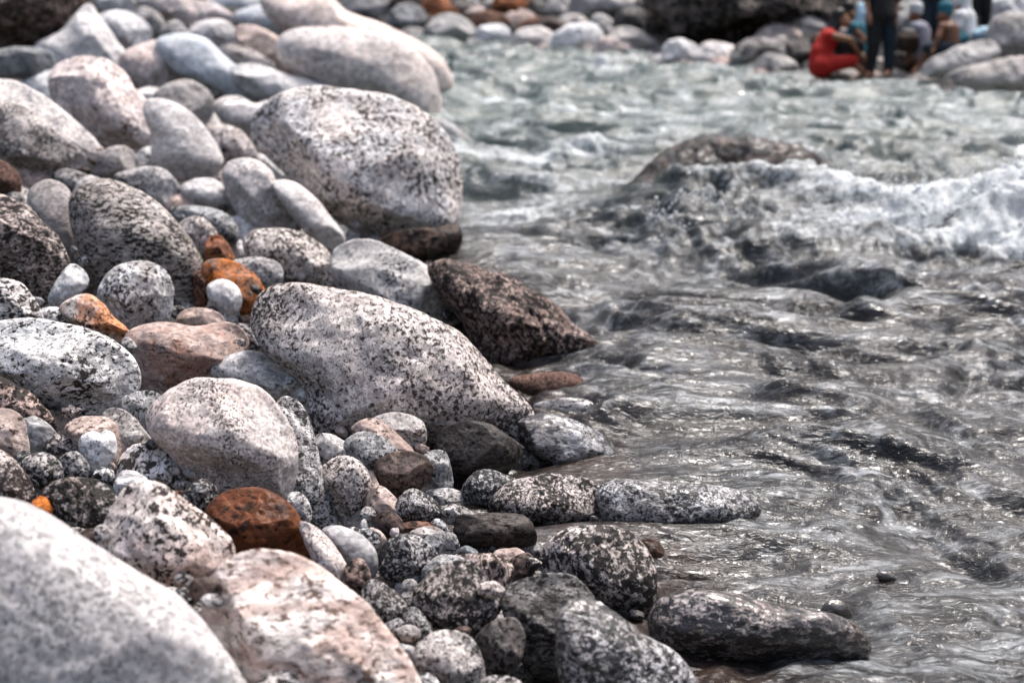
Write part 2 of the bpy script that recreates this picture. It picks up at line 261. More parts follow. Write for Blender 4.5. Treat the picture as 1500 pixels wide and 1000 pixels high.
def ground_hit(px, py, zmin=1.2):
    d = ray(px, py)
    t = np.geomspace(zmin, 90, 1600)
    Q = CO[None] + t[:, None] * d[None]
    g = base_ground(Q[:, 0], Q[:, 1]); g = np.maximum(g, 0)
    k = np.nonzero(Q[:, 2] <= g)[0]
    return t[k[0]] if len(k) else 60.

# ---------------------------------------------------------------- materials
class NT:
    def __init__(s, name):
        s.m = bpy.data.materials.new(name); s.m.use_nodes = True
        s.t = s.m.node_tree; s.t.nodes.clear()
        s.out = s.t.nodes.new('ShaderNodeOutputMaterial'); s.b = s.t.nodes.new('ShaderNodeBsdfPrincipled')
        s.t.links.new(s.b.outputs[0], s.out.inputs[0])
    def n(s, t, **k):
        a = s.t.nodes.new(t)
        for q, v in k.items(): setattr(a, q, v)
        return a
    def l(s, a, b): s.t.links.new(a, b)
    def setin(s, sock, v):
        if hasattr(v, 'is_output') or hasattr(v, 'links'): s.l(v, sock)
        else: sock.default_value = v
    def math(s, op, a, b=0., c=None, clamp=False):
        n = s.n('ShaderNodeMath', operation=op, use_clamp=clamp)
        s.setin(n.inputs[0], a); s.setin(n.inputs[1], b)
        if c is not None: s.setin(n.inputs[2], c)
        return n.outputs[0]
    def mr(s, v, a, b, c=0., d=1.):
        n = s.n('ShaderNodeMapRange', interpolation_type='SMOOTHSTEP')
        s.setin(n.inputs[0], v)
        for i, q in enumerate((a, b, c, d)): s.setin(n.inputs[i + 1], q)
        return n.outputs[0]
    def mix(s, f, a, b, mode='MIX'):
        n = s.n('ShaderNodeMix', data_type='RGBA', blend_type=mode)
        s.setin(n.inputs[0], f)
        s.setin(n.inputs[6], a if not isinstance(a, tuple) else (*a[:3], 1)); s.setin(n.inputs[7], b if not isinstance(b, tuple) else (*b[:3], 1))
        return n.outputs[2]
    def noise(s, vec, scale, detail=3., rough=.55, dist=0.):
        n = s.n('ShaderNodeTexNoise'); s.l(vec, n.inputs['Vector'])
        n.inputs['Scale'].default_value = scale; n.inputs['Detail'].default_value = detail
        n.inputs['Roughness'].default_value = rough; n.inputs['Distortion'].default_value = dist
        return n.outputs[0]

def rock_mat(key, c1, c2, dk=(.03,.027,.026), amt=.5, ss=70., st=(1,1,1), rot=(0,0,0), stain=None, sa=.5, rough=.75, coat=0., bump=.5, hard=.025, wave=None, patch=4.):
    """granite-like: c1/c2 patches, crystals, dark specks (amt .3 few - .6 many), optional stain patches and bands"""
    N = NT('stone_' + key)
    dk = tuple(q*.7 for q in dk); ss = ss*1.12; amt = amt-.004 if amt < .5 else amt-.024
    lightk = (1.5 if key != 'for' else 1.25) if max(c1) > .3 else 1.1
    c1 = tuple(min(.88, x*lightk) for x in c1); c2 = tuple(min(.88, x*lightk) for x in c2)
    if key in ('big','gia','cra','frk','pit','sp2'): amt += .012
    st = tuple(q**.6 for q in st); c1 = (c1[0]*1.01, c1[1]*.99, c1[2]*.98); c2 = (c2[0]*1.01, c2[1]*.99, c2[2]*.98)
    tc = N.n('ShaderNodeTexCoord'); oi = N.n('ShaderNodeObjectInfo')
    add = N.n('ShaderNodeVectorMath', operation='ADD')
    off = N.math('MULTIPLY', oi.outputs['Random'], 53.)
    cmb = N.n('ShaderNodeCombineXYZ'); N.l(off, cmb.inputs[0]); N.l(off, cmb.inputs[1]); N.l(off, cmb.inputs[2])
    N.l(tc.outputs['Object'], add.inputs[0]); N.l(cmb.outputs[0], add.inputs[1])
    mp = N.n('ShaderNodeMapping'); N.l(add.outputs[0], mp.inputs[0])
    mp.inputs['Rotation'].default_value = rot; mp.inputs['Scale'].default_value = st
    scl = N.n('ShaderNodeVectorMath', operation='SCALE'); N.l(mp.outputs[0], scl.inputs[0])
    r2 = N.math('FRACT', N.math('MULTIPLY', oi.outputs['Random'], 17.31)); r3 = N.math('FRACT', N.math('MULTIPLY', oi.outputs['Random'], 91.7)); r4 = N.math('FRACT', N.math('MULTIPLY', oi.outputs['Random'], 213.9))
    N.l(N.math('ADD', N.math('MULTIPLY', r2, .6), .75), scl.inputs[3])
    v = scl.outputs[0]; v0 = add.outputs[0]
    # patches
    big = N.noise(v0, patch, 4, .6, .3)
    col = N.mix(N.mr(big, .38, .62), c1, c2)
    # crystals: lighter and greyer grains
    vo = N.n('ShaderNodeTexVoronoi', feature='F1'); N.l(v, vo.inputs['Vector']); vo.inputs['Scale'].default_value = ss * 1.1
    sepv = N.n('ShaderNodeSeparateColor'); N.l(vo.outputs['Color'], sepv.inputs[0])
    g = N.mr(sepv.outputs[0], 0, 1, .50, 1.22)
    gg = N.n('ShaderNodeCombineColor'); [N.l(g, gg.inputs[i]) for i in range(3)]
    col = N.mix(.75, col, gg.outputs[0], 'MULTIPLY')
    med = N.noise(v, ss * .28, 4, .65, .5)
    m2 = N.mr(med, .35, .65, .90 if key == 'for' else .80, 1.04 if key == 'for' else 1.12)
    gg2 = N.n('ShaderNodeCombineColor'); [N.l(m2, gg2.inputs[i]) for i in range(3)]
    col = N.mix(.35 if key == 'for' else .8, col, gg2.outputs[0], 'MULTIPLY')
    if wave:
        wv = N.n('ShaderNodeTexWave', wave_type='BANDS', bands_direction='DIAGONAL'); N.l(v, wv.inputs['Vector'])
        wv.inputs['Scale'].default_value = wave[0]; wv.inputs['Distortion'].default_value = wave[2]; wv.inputs['Detail'].default_value = 4
        wv.inputs['Detail Scale'].default_value = 1.6
        wf = N.math('MULTIPLY', N.mr(wv.outputs['Fac'], .45, .8), wave[3])
        col = N.mix(wf, col, wave[1])
    tint = N.mix(r3, (1.05, .98, .95), (.96, .99, 1.02))
    col = N.mix(.8, col, tint, 'MULTIPLY')
    vn = N.noise(v0, patch*.9, 3, .5, .4)
    vd = N.math('ABSOLUTE', N.math('SUBTRACT', vn, N.math('ADD', .44, N.math('MULTIPLY', r2, .12))))
    vein = N.math('MULTIPLY', N.mr(vd, .0, .010, 1., 0.), N.math('GREATER_THAN', r4, .45))
    vein = N.math('MULTIPLY', vein, N.mr(N.noise(v0, patch*3, 4, .7), .42, .56))
    col = N.mix(N.math('MULTIPLY', vein, .75), col, (min(.8, c1[0]*1.5), min(.8, c1[1]*1.5), min(.8, c1[2]*1.5)))
    # dark minerals
    s1 = N.noise(v, ss * 1.15, 5, .68, .25)
    dens = N.noise(v0, patch * 1.7, 2, .5)
    th = N.math('ADD', N.math('MULTIPLY', N.math('SUBTRACT', dens, .5), -.34), N.math('ADD', 1 - amt, N.math('MULTIPLY', N.math('SUBTRACT', r3, .5), .035)))
    sp1 = N.n('ShaderNodeMapRange', interpolation_type='SMOOTHSTEP')
    N.l(s1, sp1.inputs[0]); N.l(th, sp1.inputs[1]); N.l(N.math('ADD', th, hard), sp1.inputs[2])
    s2 = N.noise(v, ss * 2.6, 3, .7, .2)
    sp2 = N.mr(s2, 1 - amt + .01, 1 - amt + .07)
    sp = N.math('MAXIMUM', sp1.outputs[0], N.math('MULTIPLY', sp2, .8))
    col = N.mix(N.math('MULTIPLY', sp, .97), col, dk)
    if stain:
        sn = N.noise(v0, patch * 1.3, 9, .74, .4)
        col = N.mix(N.math('MULTIPLY', N.mr(sn, 1 - sa - .02, 1 - sa + .13, 0, .95), N.mr(s1, .30, .58, 1., .25)), col, stain)
    ge = N.n('ShaderNodeNewGeometry'); sz = N.n('ShaderNodeSeparateXYZ'); N.l(ge.outputs['Position'], sz.inputs[0])
    wet = N.mr(N.math('ADD', sz.outputs[2], N.math('MULTIPLY', N.math('SUBTRACT', big, .5), .16)), .04, .12, 1., 0.)
    col = N.mix(N.math('MULTIPLY', wet, .68), col, (.02, .016, .013))
    N.l(col, N.b.inputs['Base Color'])
    N.l(N.mr(wet, 0, 1, rough, min(rough, .22)), N.b.inputs['Roughness'])
    N.b.inputs['Specular IOR Level'].default_value = .16 if coat == 0 else .4
    N.b.inputs['Coat Weight'].default_value = coat; N.b.inputs['Coat Roughness'].default_value = .12
    # relief
    bn = N.noise(v, ss * .35, 5, .7, .3)
    h = N.math('ADD', N.math('MULTIPLY', bn, 1.), N.math('MULTIPLY', s2, .25))
    h = N.math('SUBTRACT', h, N.math('MULTIPLY', sp, .12))
    bp = N.n('ShaderNodeBump'); bp.inputs['Strength'].default_value = bump; bp.inputs['Distance'].default_value = .6 / ss
    N.l(h, bp.inputs['Height']); N.l(bp.outputs[0], N.b.inputs['Normal'])
    return N.m

D_ = (.03, .026, .025); O_ = (.36, .10, .025)
MP = dict(
 gry=dict(c1=(.40,.385,.37), c2=(.29,.28,.27), dk=(.06,.055,.052), amt=.43, ss=60, wave=(2.4,(.50,.48,.46),7.,.4)),
 pal=dict(c1=(.60,.58,.56), c2=(.47,.46,.46), dk=(.14,.13,.125), amt=.40, ss=55, st=(1,1,2)),
 whi=dict(c1=(.70,.68,.66), c2=(.52,.52,.52), dk=(.08,.06,.055), amt=.41, ss=55),
 pnk=dict(c1=(.60,.51,.48), c2=(.54,.50,.49), dk=(.12,.07,.06), amt=.42, ss=38),
 pkt=dict(c1=(.68,.50,.44), c2=(.62,.50,.46), dk=(.3,.18,.14), amt=.33, ss=25, bump=.3),
 cre=dict(c1=(.52,.47,.44), c2=(.46,.44,.43), dk=(.2,.15,.13), amt=.36, ss=20, patch=2.2, bump=.3),
 tan=dict(c1=(.46,.38,.34), c2=(.38,.31,.28), dk=(.10,.07,.06), amt=.40, ss=45, st=(1,1,2), wave=(3.,(.24,.18,.15),9.,.45)),
 blu=dict(c1=(.44,.47,.50), c2=(.52,.53,.54), dk=(.16,.16,.17), amt=.36, ss=35, st=(1,1,2), bump=.35),
 slt=dict(c1=(.22,.25,.27), c2=(.30,.32,.33), dk=(.05,.05,.055), amt=.42, ss=40, st=(1,1,3), rot=(.3,.4,0)),
 smo=dict(c1=(.52,.50,.48), c2=(.44,.42,.41), dk=(.22,.2,.19), amt=.37, ss=45, st=(.5,1,3.), rot=(.2,.55,0), bump=.35),
 smg=dict(c1=(.36,.35,.345), c2=(.27,.26,.255), dk=(.12,.115,.11), amt=.37, ss=60, st=(1,1,2), bump=.3),
 smw=dict(c1=(.66,.67,.68), c2=(.58,.59,.60), dk=(.4,.4,.4), amt=.34, ss=60, bump=.2),
 spw=dict(c1=(.56,.54,.52), c2=(.44,.42,.41), dk=(.05,.042,.04), amt=.49, ss=62, st=(.7,1,1.6), rot=(0,.5,0)),
 spg=dict(c1=(.38,.38,.38), c2=(.26,.255,.25), dk=(.035,.032,.03), amt=.50, ss=62),
 sp2=dict(c1=(.62,.61,.60), c2=(.55,.50,.46), dk=(.045,.035,.032), amt=.48, ss=42, stain=(.25,.10,.05), sa=.33),
 frk=dict(c1=(.55,.50,.47), c2=(.47,.44,.42), dk=(.06,.045,.04), amt=.47, ss=78),
 frd=dict(c1=(.48,.44,.41), c2=(.36,.34,.33), dk=(.035,.03,.028), amt=.52, ss=62, rough=.6),
 blw=dict(c1=(.70,.68,.66), c2=(.58,.56,.54), dk=(.03,.026,.025), amt=.465, ss=52, st=(.7,1,1.5), rot=(0,.5,0), bump=.55),
 big=dict(c1=(.58,.55,.53), c2=(.47,.49,.51), dk=(.05,.032,.028), amt=.445, ss=34, patch=2.8, stain=(.33,.19,.14), sa=.36, bump=.6),
 gia=dict(c1=(.56,.53,.51), c2=(.47,.43,.41), dk=(.07,.055,.05), amt=.46, ss=52, patch=2.2, stain=(.42,.2,.15), sa=.29, bump=.6),
 cra=dict(c1=(.46,.41,.38), c2=(.35,.30,.28), dk=(.022,.018,.017), amt=.525, ss=40, st=(.6,1,1.7), rot=(0,.6,0), bump=.8),
 egg=dict(c1=(.40,.39,.375), c2=(.31,.295,.28), dk=(.035,.03,.028), amt=.50, ss=58, st=(.45,1,1.8), rot=(0,.45,0), bump=.6),
 two=dict(c1=(.66,.67,.68), c2=(.30,.28,.26), dk=(.04,.032,.03), amt=.47, ss=58, patch=6, stain=(.40,.17,.08), sa=.29),
 ort=dict(c1=(.52,.24,.12), c2=(.50,.47,.45), dk=(.08,.05,.04), amt=.44, ss=65, patch=7, bump=.4),
 rus=dict(c1=(.52,.48,.46), c2=(.46,.42,.40), dk=(.08,.055,.045), amt=.47, ss=45, stain=(.38,.12,.04), sa=.42, patch=6),
 lic=dict(c1=(.10,.06,.045), c2=(.30,.25,.22), dk=(.02,.015,.013), amt=.46, ss=45, stain=(.66,.18,.01), sa=.60, patch=9),
 org=dict(c1=(.36,.13,.05), c2=(.22,.10,.06), dk=(.05,.02,.015), amt=.46, ss=40),
 orb=dict(c1=(.60,.17,.03), c2=(.50,.2,.08), dk=(.1,.03,.01), amt=.42, ss=70),
 brn=dict(c1=(.24,.13,.09), c2=(.17,.10,.08), dk=(.03,.018,.014), amt=.46, ss=50),
 brs=dict(c1=(.26,.15,.11), c2=(.16,.09,.07), dk=(.02,.014,.012), amt=.52, ss=55, st=(1,1,2), rot=(0,.7,0)),
 brd=dict(c1=(.13,.095,.08), c2=(.085,.062,.055), dk=(.02,.015,.013), amt=.45, ss=55, stain=(.25,.07,.02), sa=.33, rough=.5),
 bws=dict(c1=(.46,.38,.34), c2=(.36,.29,.26), dk=(.04,.026,.02), amt=.52, ss=38, st=(1.6,1,.6)),
 rst=dict(c1=(.21,.075,.03), c2=(.13,.045,.02), dk=(.03,.015,.01), amt=.44, ss=30, rough=.38, bump=.5, stain=(.26,.10,.05), sa=.42, st=(.6,1,1.6), rot=(0,.5,0)),
 sad=dict(c1=(.36,.30,.275), c2=(.29,.24,.22), dk=(.10,.06,.05), amt=.40, ss=60, stain=(.50,.20,.10), sa=.51, patch=5, st=(.6,1,1.5), bump=.35),
 dkr=dict(c1=(.36,.28,.25), c2=(.2,.15,.13), dk=(.015,.012,.011), amt=.53, ss=30, stain=(.24,.10,.045), sa=.38, rough=.45, bump=.9, patch=6),
 dkb=dict(c1=(.10,.06,.042), c2=(.06,.042,.035), dk=(.012,.01,.009), amt=.50, ss=32, stain=(.24,.09,.03), sa=.42, rough=.4, bump=.7, patch=6),
 blk=dict(c1=(.095,.08,.072), c2=(.055,.048,.045), dk=(.014,.012,.011), amt=.48, ss=50, st=(.35,1,1.8), rot=(0,.25,0), rough=.5),
 gdk=dict(c1=(.17,.16,.155), c2=(.10,.095,.09), dk=(.022,.02,.019), amt=.49, ss=55, rough=.5),
 dsp=dict(c1=(.50,.49,.485), c2=(.33,.325,.32), dk=(.016,.015,.015), amt=.55, ss=62, rough=.5, bump=.7),
 ds2=dict(c1=(.52,.49,.475), c2=(.38,.35,.33), dk=(.018,.016,.015), amt=.54, ss=50, rough=.52, bump=.7, patch=5),
 ds3=dict(c1=(.56,.55,.55), c2=(.34,.32,.31), dk=(.014,.013,.013), amt=.545, ss=48, st=(.7,1,1.3), rot=(0,.6,0), rough=.4, coat=.3, bump=.8, patch=5),
 ds4=dict(c1=(.50,.47,.45), c2=(.22,.18,.16), dk=(.014,.012,.011), amt=.55, ss=42, rough=.5, bump=1., patch=7),
 str=dict(c1=(.27,.265,.26), c2=(.14,.135,.13), dk=(.02,.019,.018), amt=.52, ss=55, st=(.45,1,1.6), rot=(0,.5,0), rough=.45, bump=.6),
 wtr=dict(c1=(.44,.40,.385), c2=(.24,.19,.17), dk=(.012,.01,.01), amt=.55, ss=46, rough=.28, coat=.6, bump=1., st=(.5,1,1.4), stain=(.22,.12,.08), sa=.40, patch=7),
 wet=dict(c1=(.32,.32,.325), c2=(.17,.16,.155), dk=(.03,.026,.025), amt=.50, ss=42, st=(.4,1,1.5), rot=(0,.5,0), rough=.25, coat=.9, bump=.6),
 wst=dict(c1=(.20,.19,.18), c2=(.12,.11,.10), dk=(.04,.035,.03), amt=.4, ss=60, rough=.12, coat=1., bump=.2),
 mos=dict(c1=(.12,.072,.055), c2=(.07,.062,.055), dk=(.012,.01,.009), amt=.54, ss=14, rough=.3, coat=.2, bump=1., patch=3, st=(.5,1,1.4), rot=(0,.4,0)),
 ros=dict(c1=(.58,.50,.465), c2=(.62,.57,.55), dk=(.24,.15,.12), amt=.43, ss=46, st=(.5,1,1.8), rot=(.2,.62,0), wave=(2.6,(.44,.30,.25),12.,.55), bump=.9, stain=(.42,.26,.20), sa=.38, rough=.85),
 pkg=dict(c1=(.54,.48,.455), c2=(.43,.41,.40), dk=(.13,.10,.09), amt=.425, ss=88, bump=.45),
 pit=dict(c1=(.56,.53,.51), c2=(.58,.46,.41), dk=(.04,.03,.028), amt=.43, ss=48, bump=.7, patch=5),
 **{'for': dict(c1=(.50,.505,.51), c2=(.485,.485,.49), dk=(.3,.29,.28), amt=.41, ss=75, bump=.3, stain=(.32,.24,.2), sa=.32, patch=3)},
 clf=dict(c1=(.22,.19,.17), c2=(.09,.078,.07), dk=(.012,.01,.01), amt=.53, ss=7, bump=1., patch=1.2, stain=(.36,.32,.30), sa=.43, rough=.6),
)
MATS = {}
def mat(k):
    if k not in MATS: MATS[k] = rock_mat(k, **MP[k])
    return MATS[k]

# ---------------------------------------------------------------- rocks
_ico = {}
def ico(n):
    if n not in _ico:
        bm = bmesh.new(); bmesh.ops.create_icosphere(bm, subdivisions=n, radius=1)
        v = np.array([q.co[:] for q in bm.verts]); f = np.array([[q.index for q in fc.verts] for fc in bm.faces])
        bm.free(); _ico[n] = (v / np.linalg.norm(v, axis=1)[:, None], f)
    return _ico[n]
def mesh_np(name, v, f, m=None, smooth=True):
    me = bpy.data.meshes.new(name)
    f = np.asarray(f); k = f.shape[1]
    me.vertices.add(len(v)); me.vertices.foreach_set('co', np.asarray(v, np.float32).ravel())
    me.loops.add(f.size); me.loops.foreach_set('vertex_index', f.ravel().astype(np.int32))
    me.polygons.add(len(f)); me.polygons.foreach_set('loop_start', np.arange(0, f.size, k, dtype=np.int32))
    me.update(calc_edges=True); me.validate()
    if smooth: me.polygons.foreach_set('use_smooth', np.ones(len(me.polygons), bool))
    if m: me.materials.append(m)
    return me
def tag(o, label, cat, group=None, kind=None):
    if label: o['label'] = label
    if cat: o['category'] = cat
    if group: o['group'] = group
    if kind: o['kind'] = kind
    return o

class Rock: pass
def outline_profile(pts, dn):
    pts = np.array(pts, float); n = len(pts)
    out = []
    for i in range(n):      # closed Catmull-Rom
        p0, p1, p2, p3 = pts[(i-1) % n], pts[i], pts[(i+1) % n], pts[(i+2) % n]
        t = np.linspace(0, 1, 24, endpoint=False)[:, None]
        out.append(.5 * (2*p1 + (p2-p0)*t + (2*p0-5*p1+4*p2-p3)*t*t + (3*p1-p0-3*p2+p3)*t**3))
    c = np.concatenate(out)
    a = c[:, 0]*np.roll(c[:, 1], -1) - np.roll(c[:, 0], -1)*c[:, 1]
    cx = ((c[:, 0]+np.roll(c[:, 0], -1))*a).sum()/(3*a.sum()); cy = ((c[:, 1]+np.roll(c[:, 1], -1))*a).sum()/(3*a.sum())
    h = c[:, 1].max()-c[:, 1].min(); w = c[:, 0].max()-c[:, 0].min()
    cy += dn*h
    th = np.arctan2(-(c[:, 1]-cy), c[:, 0]-cx); r = np.hypot(c[:, 0]-cx, c[:, 1]-cy)
    T = np.linspace(-np.pi, np.pi, 361)[:-1]
    R = np.zeros(360)
    k = np.round((th+np.pi)/(2*np.pi)*360).astype(int) % 360
    np.maximum.at(R, k, r)
    good = np.nonzero(R > 0)[0]
    R = np.interp(np.arange(360), good, R[good], period=360)
    ker = np.exp(-.5*(np.arange(-9, 10)/3.)**2); ker /= ker.sum()
    R = np.convolve(np.concatenate([R[-9:], R, R[:9]]), ker, 'valid')
    return cx, cy, R, w, h, c
SC = .5; BX0, BY0 = -60, -60; BW, BH = int(1640*SC), int(1160*SC)
BUF = np.full((BH, BW), -1.)           # depth of whatever is already in front (-1: nothing)
def sil_eval(rk):
    """pixels of the silhouette and the front-surface bulge there (in units of depth thickness)"""
    rm = rk.R.max()
    x0 = max(int((rk.cx-rm-BX0)*SC)-1, 0); x1 = min(int((rk.cx+rm-BX0)*SC)+2, BW)
    y0 = max(int((rk.cy-rm-BY0)*SC)-1, 0); y1 = min(int((rk.cy+rm-BY0)*SC)+2, BH)
    if x1 <= x0 or y1 <= y0: return None
    X, Y = np.meshgrid(np.arange(x0, x1)/SC+BX0, np.arange(y0, y1)/SC+BY0)
    th = np.arctan2(-(Y-rk.cy), X-rk.cx); r = np.hypot(X-rk.cx, Y-rk.cy)
    RR = np.interp((th+np.pi)/(2*np.pi)*360, np.arange(360), rk.R, period=360)
    rho = r/RR; ins = rho < 1
    bul = np.where(ins, np.maximum(1-rho**2, 0)**(rk.e/2), 0)
    return (slice(y0, y1), slice(x0, x1)), ins, bul
def place(rk, zmin):
    """behind everything already placed that covers it, no nearer than zmin"""
    zc = zmin
    s = sil_eval(rk)
    if s is None: rk.zc = zc; return 0
    sl, ins, bul = s; B = BUF[sl]; ov = ins & (B > 0)
    rk.area = int((ins & (B < 0)).sum())
    for _ in range(3):
        Rm = rk.rm*zc/FPX; Df = Rm*rk.f
        if ov.any():
            need = np.quantile(B[ov]+bul[ov]*Df, .97 if zmin < 15 else .6)+.004
            zc = max(zmin, need)
    rk.zc = zc; rk.Df = rk.rm*zc/FPX*rk.f
    F = zc-bul*rk.Df
    B[ins & (B < 0)] = F[ins & (B < 0)]
    return rk.area
def make_rock(rk, name, mk, label, cat, group):
    pxr = rk.rm
    V, Fc = ico(6 if pxr > 52 else (5 if pxr > 17 else 4))
    # sphere coords: x right, y up, z to the camera
    th = np.arctan2(V[:, 1], V[:, 0]); rho = np.hypot(V[:, 0], V[:, 1])
    RR = np.interp((th+np.pi)/(2*np.pi)*360, np.arange(360), rk.R, period=360)
    k = rk.zc/FPX
    u = RR*rho*np.cos(th); v = RR*rho*np.sin(th)
    cz = V[:, 2]
    w = np.sign(cz)*np.abs(cz)**rk.e
    w = np.where(cz > 0, w*rk.Df, w*rk.Df*rk.back)
    vm = v.min(); w = np.where(cz > 0, w*(1-rk.under*sstep(.12, .95, v/vm)), w)
    C = P(rk.cx, rk.cy, rk.zc)
    rd = ray(rk.cx, rk.cy); rd = rd/np.linalg.norm(rd)
    Q = (u*k)[:, None]*CR + (v*k)[:, None]*CU - w[:, None]*rd
    S = rk.rm*k
    sd = rk.seed
    fr_ = np.random.RandomState(int(abs(sd[0])*1000) % 99991)
    for _ in range(rk.nfac):
        nd = fr_.normal(size=3); nd[2] = abs(nd[2])+.35; nd[1] += .2; nd /= np.linalg.norm(nd)
        n3 = nd[0]*CR+nd[1]*CU-nd[2]*rd; n3 /= np.linalg.norm(n3)
        t_ = Q @ n3; mx = t_.max(); Lm = mx*fr_.uniform(.72, .9)
        over = np.maximum(t_-Lm, 0); Q = Q-n3*(over*rk.fsharp*(1-(1-np.abs(cz))**3.5))[:, None]
    nrm = Q/(np.linalg.norm(Q, axis=1)[:, None]+1e-9)
    q = Q/S
    d = .125*rk.lump*fbm(q*1.15+sd, 3, 3)
    rid = 1-np.abs(fbm(q*2.2+sd*1.7, 3, 9))*2
    d += .028*rk.lump*(rid-.6)
    pit = fbm(q*5.0+sd*.3, 3, 21); d -= .040*rk.lump*sstep(.22, .6, pit)
    d += .020*rk.lump*fbm(q*10+sd, 4, 31, .6)
    fl = 1-.62*(1-np.abs(cz))**4 # keep the traced outline
    Q = Q + nrm*(d*S*fl)[:, None]
    me = mesh_np(name, Q, Fc, mat(mk))
    o = bpy.data.objects.new(name, me); COL.objects.link(o); o.location = C
    tag(o, label, cat, group)
    rk.C = C; rk.S = S; rk.zlow = (Q[:, 2]).min()+C[2]
    ext = Q+C
    rk.bb = (ext[:, 0].min(), ext[:, 0].max(), ext[:, 1].min(), ext[:, 1].max())
    rk.obj = o
    return o

def new_rock(pts, dn=.06, f=.75, e=.86, lump=1., back=1., seed=None):
    rk = Rock(); rk.cx, rk.cy, rk.R, rk.w, rk.h, rk.c = outline_profile(pts, dn)
    rk.rm = math.sqrt(rk.w*rk.h)/2; rk.f = f; rk.e = e; rk.lump = lump; rk.back = back; rk.nfac = 8; rk.fsharp = .9; rk.under = .35
    rk.R = rk.R*1.025
    rk.seed = RNG.uniform(-90, 90, 3) if seed is None else seed
    return rk

ROCKS = []
for ln in DATA.strip().splitlines():
    if ln.startswith('#'): continue
    nm, mk, lab, op, pt = ln.split('|')
    o = {}
    for kv in filter(None, op.split(',')): a, b = kv.split('='); o[a] = float(b)
    if True:
        x_ = float(pt.split()[0].split(',')[0]); y_ = float(pt.split()[0].split(',')[1])
        if x_ > 1030 and y_ < 175: mk = {'pal': 'gry', 'whi': 'spg', 'smo': 'gry', 'pnk': 'tan', 'tan': 'gdk'}.get(mk, mk)
    pts = [tuple(map(float, q.split(','))) for q in pt.split()]
    rk = new_rock(pts, dn=o.get('dn', .06), f=o.get('f', .72))
    rk.pts = np.array(pts); rk.e = {'rst': .95, 'gdk': .8, 'cra': .8}.get(mk, .86)
    if mk in ('smo','smw','smg','wst','cre','blu','for','egg','pkt'): rk.lump = .55; rk.nfac = 2; rk.fsharp = .5
    if mk in ('cra','dkr','dkb','ds4','bws','clf'): rk.lump = 1.5; rk.nfac = 8; rk.fsharp = .9
    if mk in ('dsp','ds2','ds3','spg','frd','str'): rk.nfac = 9; rk.fsharp = .85; rk.lump = 1.25
    if mk == 'rst': rk.nfac = 3
    if 'wl' in o: rk.nfac = 3; rk.fsharp = .5
    if mk == 'mos': rk.lump = 2.4
    if mk == 'dkr': rk.nfac = 6; rk.fsharp = .7; rk.lump = 2.3
    if mk == 'gia': rk.under = .1; rk.nfac = 5; rk.fsharp = .6; rk.lump = 1.2
    if rk.pts[:, 1].max() < 170 and rk.pts[:, 0].min() > 600: rk.lump = 1.9; rk.nfac = 8
    if nm in ('slab',): rk.lump = 1.2; rk.e = .7
    if nm == 'cliff': rk.lump = 4.
    rk.nm, rk.mk, rk.lab, rk.o = nm, mk, lab, o
    rk.bot = o.get('b', rk.pts[:, 1].max())
    ROCKS.append(rk)
ROCKS.sort(key=lambda r: -r.bot)
for rk in ROCKS:
    o = rk.o
    if 'z' in o: z = o['z']
    elif 'wl' in o: z = on_water(rk.cx, o['wl']); z = (z-CO) @ CF + rk.rm*((z-CO) @ CF)/FPX*rk.f*.5
    else:
        yb = min(rk.bot, rk.cy+rk.h*.3)
        z = ground_hit(rk.cx, max(yb, 12) if rk.cy > 12 else 8)
    place(rk, z)
    grp = 'rocks of the far bank' if (rk.cx > 600 and rk.bot < 170 and rk.zc > 12) else ('rocks washed by the river' if 'wl' in o else 'rocks piled on the near bank')
    cat = {'cliff': 'rock outcrop', 'slab': 'rock slab'}.get(rk.nm, rk.nm)
    make_rock(rk, rk.nm, rk.mk, rk.lab, cat, grp)

# loose stones that show in the gaps between the traced rocks
def blob(cx, cy, r, asp, rot):
    n = 9; a = np.linspace(0, 2*np.pi, n, endpoint=False)+random.uniform(0, 1)
    rr = r*(1+RNG.uniform(-.16, .16, n))
    x = rr*np.cos(a)*asp; y = rr*np.sin(a)/asp*.9
    c, s = math.cos(rot), math.sin(rot)
    return [(cx+xx*c-yy*s, cy+xx*s+yy*c) for xx, yy in zip(x, y)]
def pick(lst): return lst[int(RNG.randint(len(lst)))]
FILL = []
def fill(box, n, rsz, mats, label, cat, nm, grp, test, minarea, push=0.02):
    k = 0
    for _ in range(n):
        px, py = RNG.uniform(box[0], box[2]), RNG.uniform(box[1], box[3])
        bx, by = int((px-BX0)*SC), int((py-BY0)*SC)
        if not (0 <= bx < BW and 0 <= by < BH) or BUF[by, bx] > 0: continue
        zc = ground_hit(px, py); G = P(px, py, zc)
        if not test(px, py, G): continue
        r = RNG.uniform(*rsz)*FPX/zc
        rk = new_rock(blob(px, py+r*.2, r, RNG.uniform(1.0, 1.28), RNG.uniform(-.2, .6)), f=.7)
        save = BUF.copy()
        if 1180 < px < 1470 and py < 122: zc = max(zc, 19.9)
        a = place(rk, zc+push)
        if a < minarea: BUF[:] = save; continue
        rk.lump = 1.6; rk.nfac = 7
        mk = pick(mats); rk.mk = mk
        make_rock(rk, nm, mk, label, cat, grp); FILL.append(rk); k += 1
    return k
lb = lambda px, py, G: G[2] > .03 and far_d(G[0], G[1]) < 0
n1 = fill((0, 0, 720, 420), 2500, (.07, .20), ['pal','whi','gry','spw','pnk','tan'], 'blurred stone partly hidden in a gap between larger boulders of the upper bank', 'stone', 'stone', 'stones in the gaps of the upper bank', lb, 40)
n2 = fill((0, 380, 1020, 1000), 3500, (.022, .06), ['gry','spg','dsp','spg','tan','gdk','brd'], 'pebble wedged in a dark gap between the lower bank boulders', 'pebble', 'pebble', 'pebbles in the gaps of the lower bank', lb, 14)
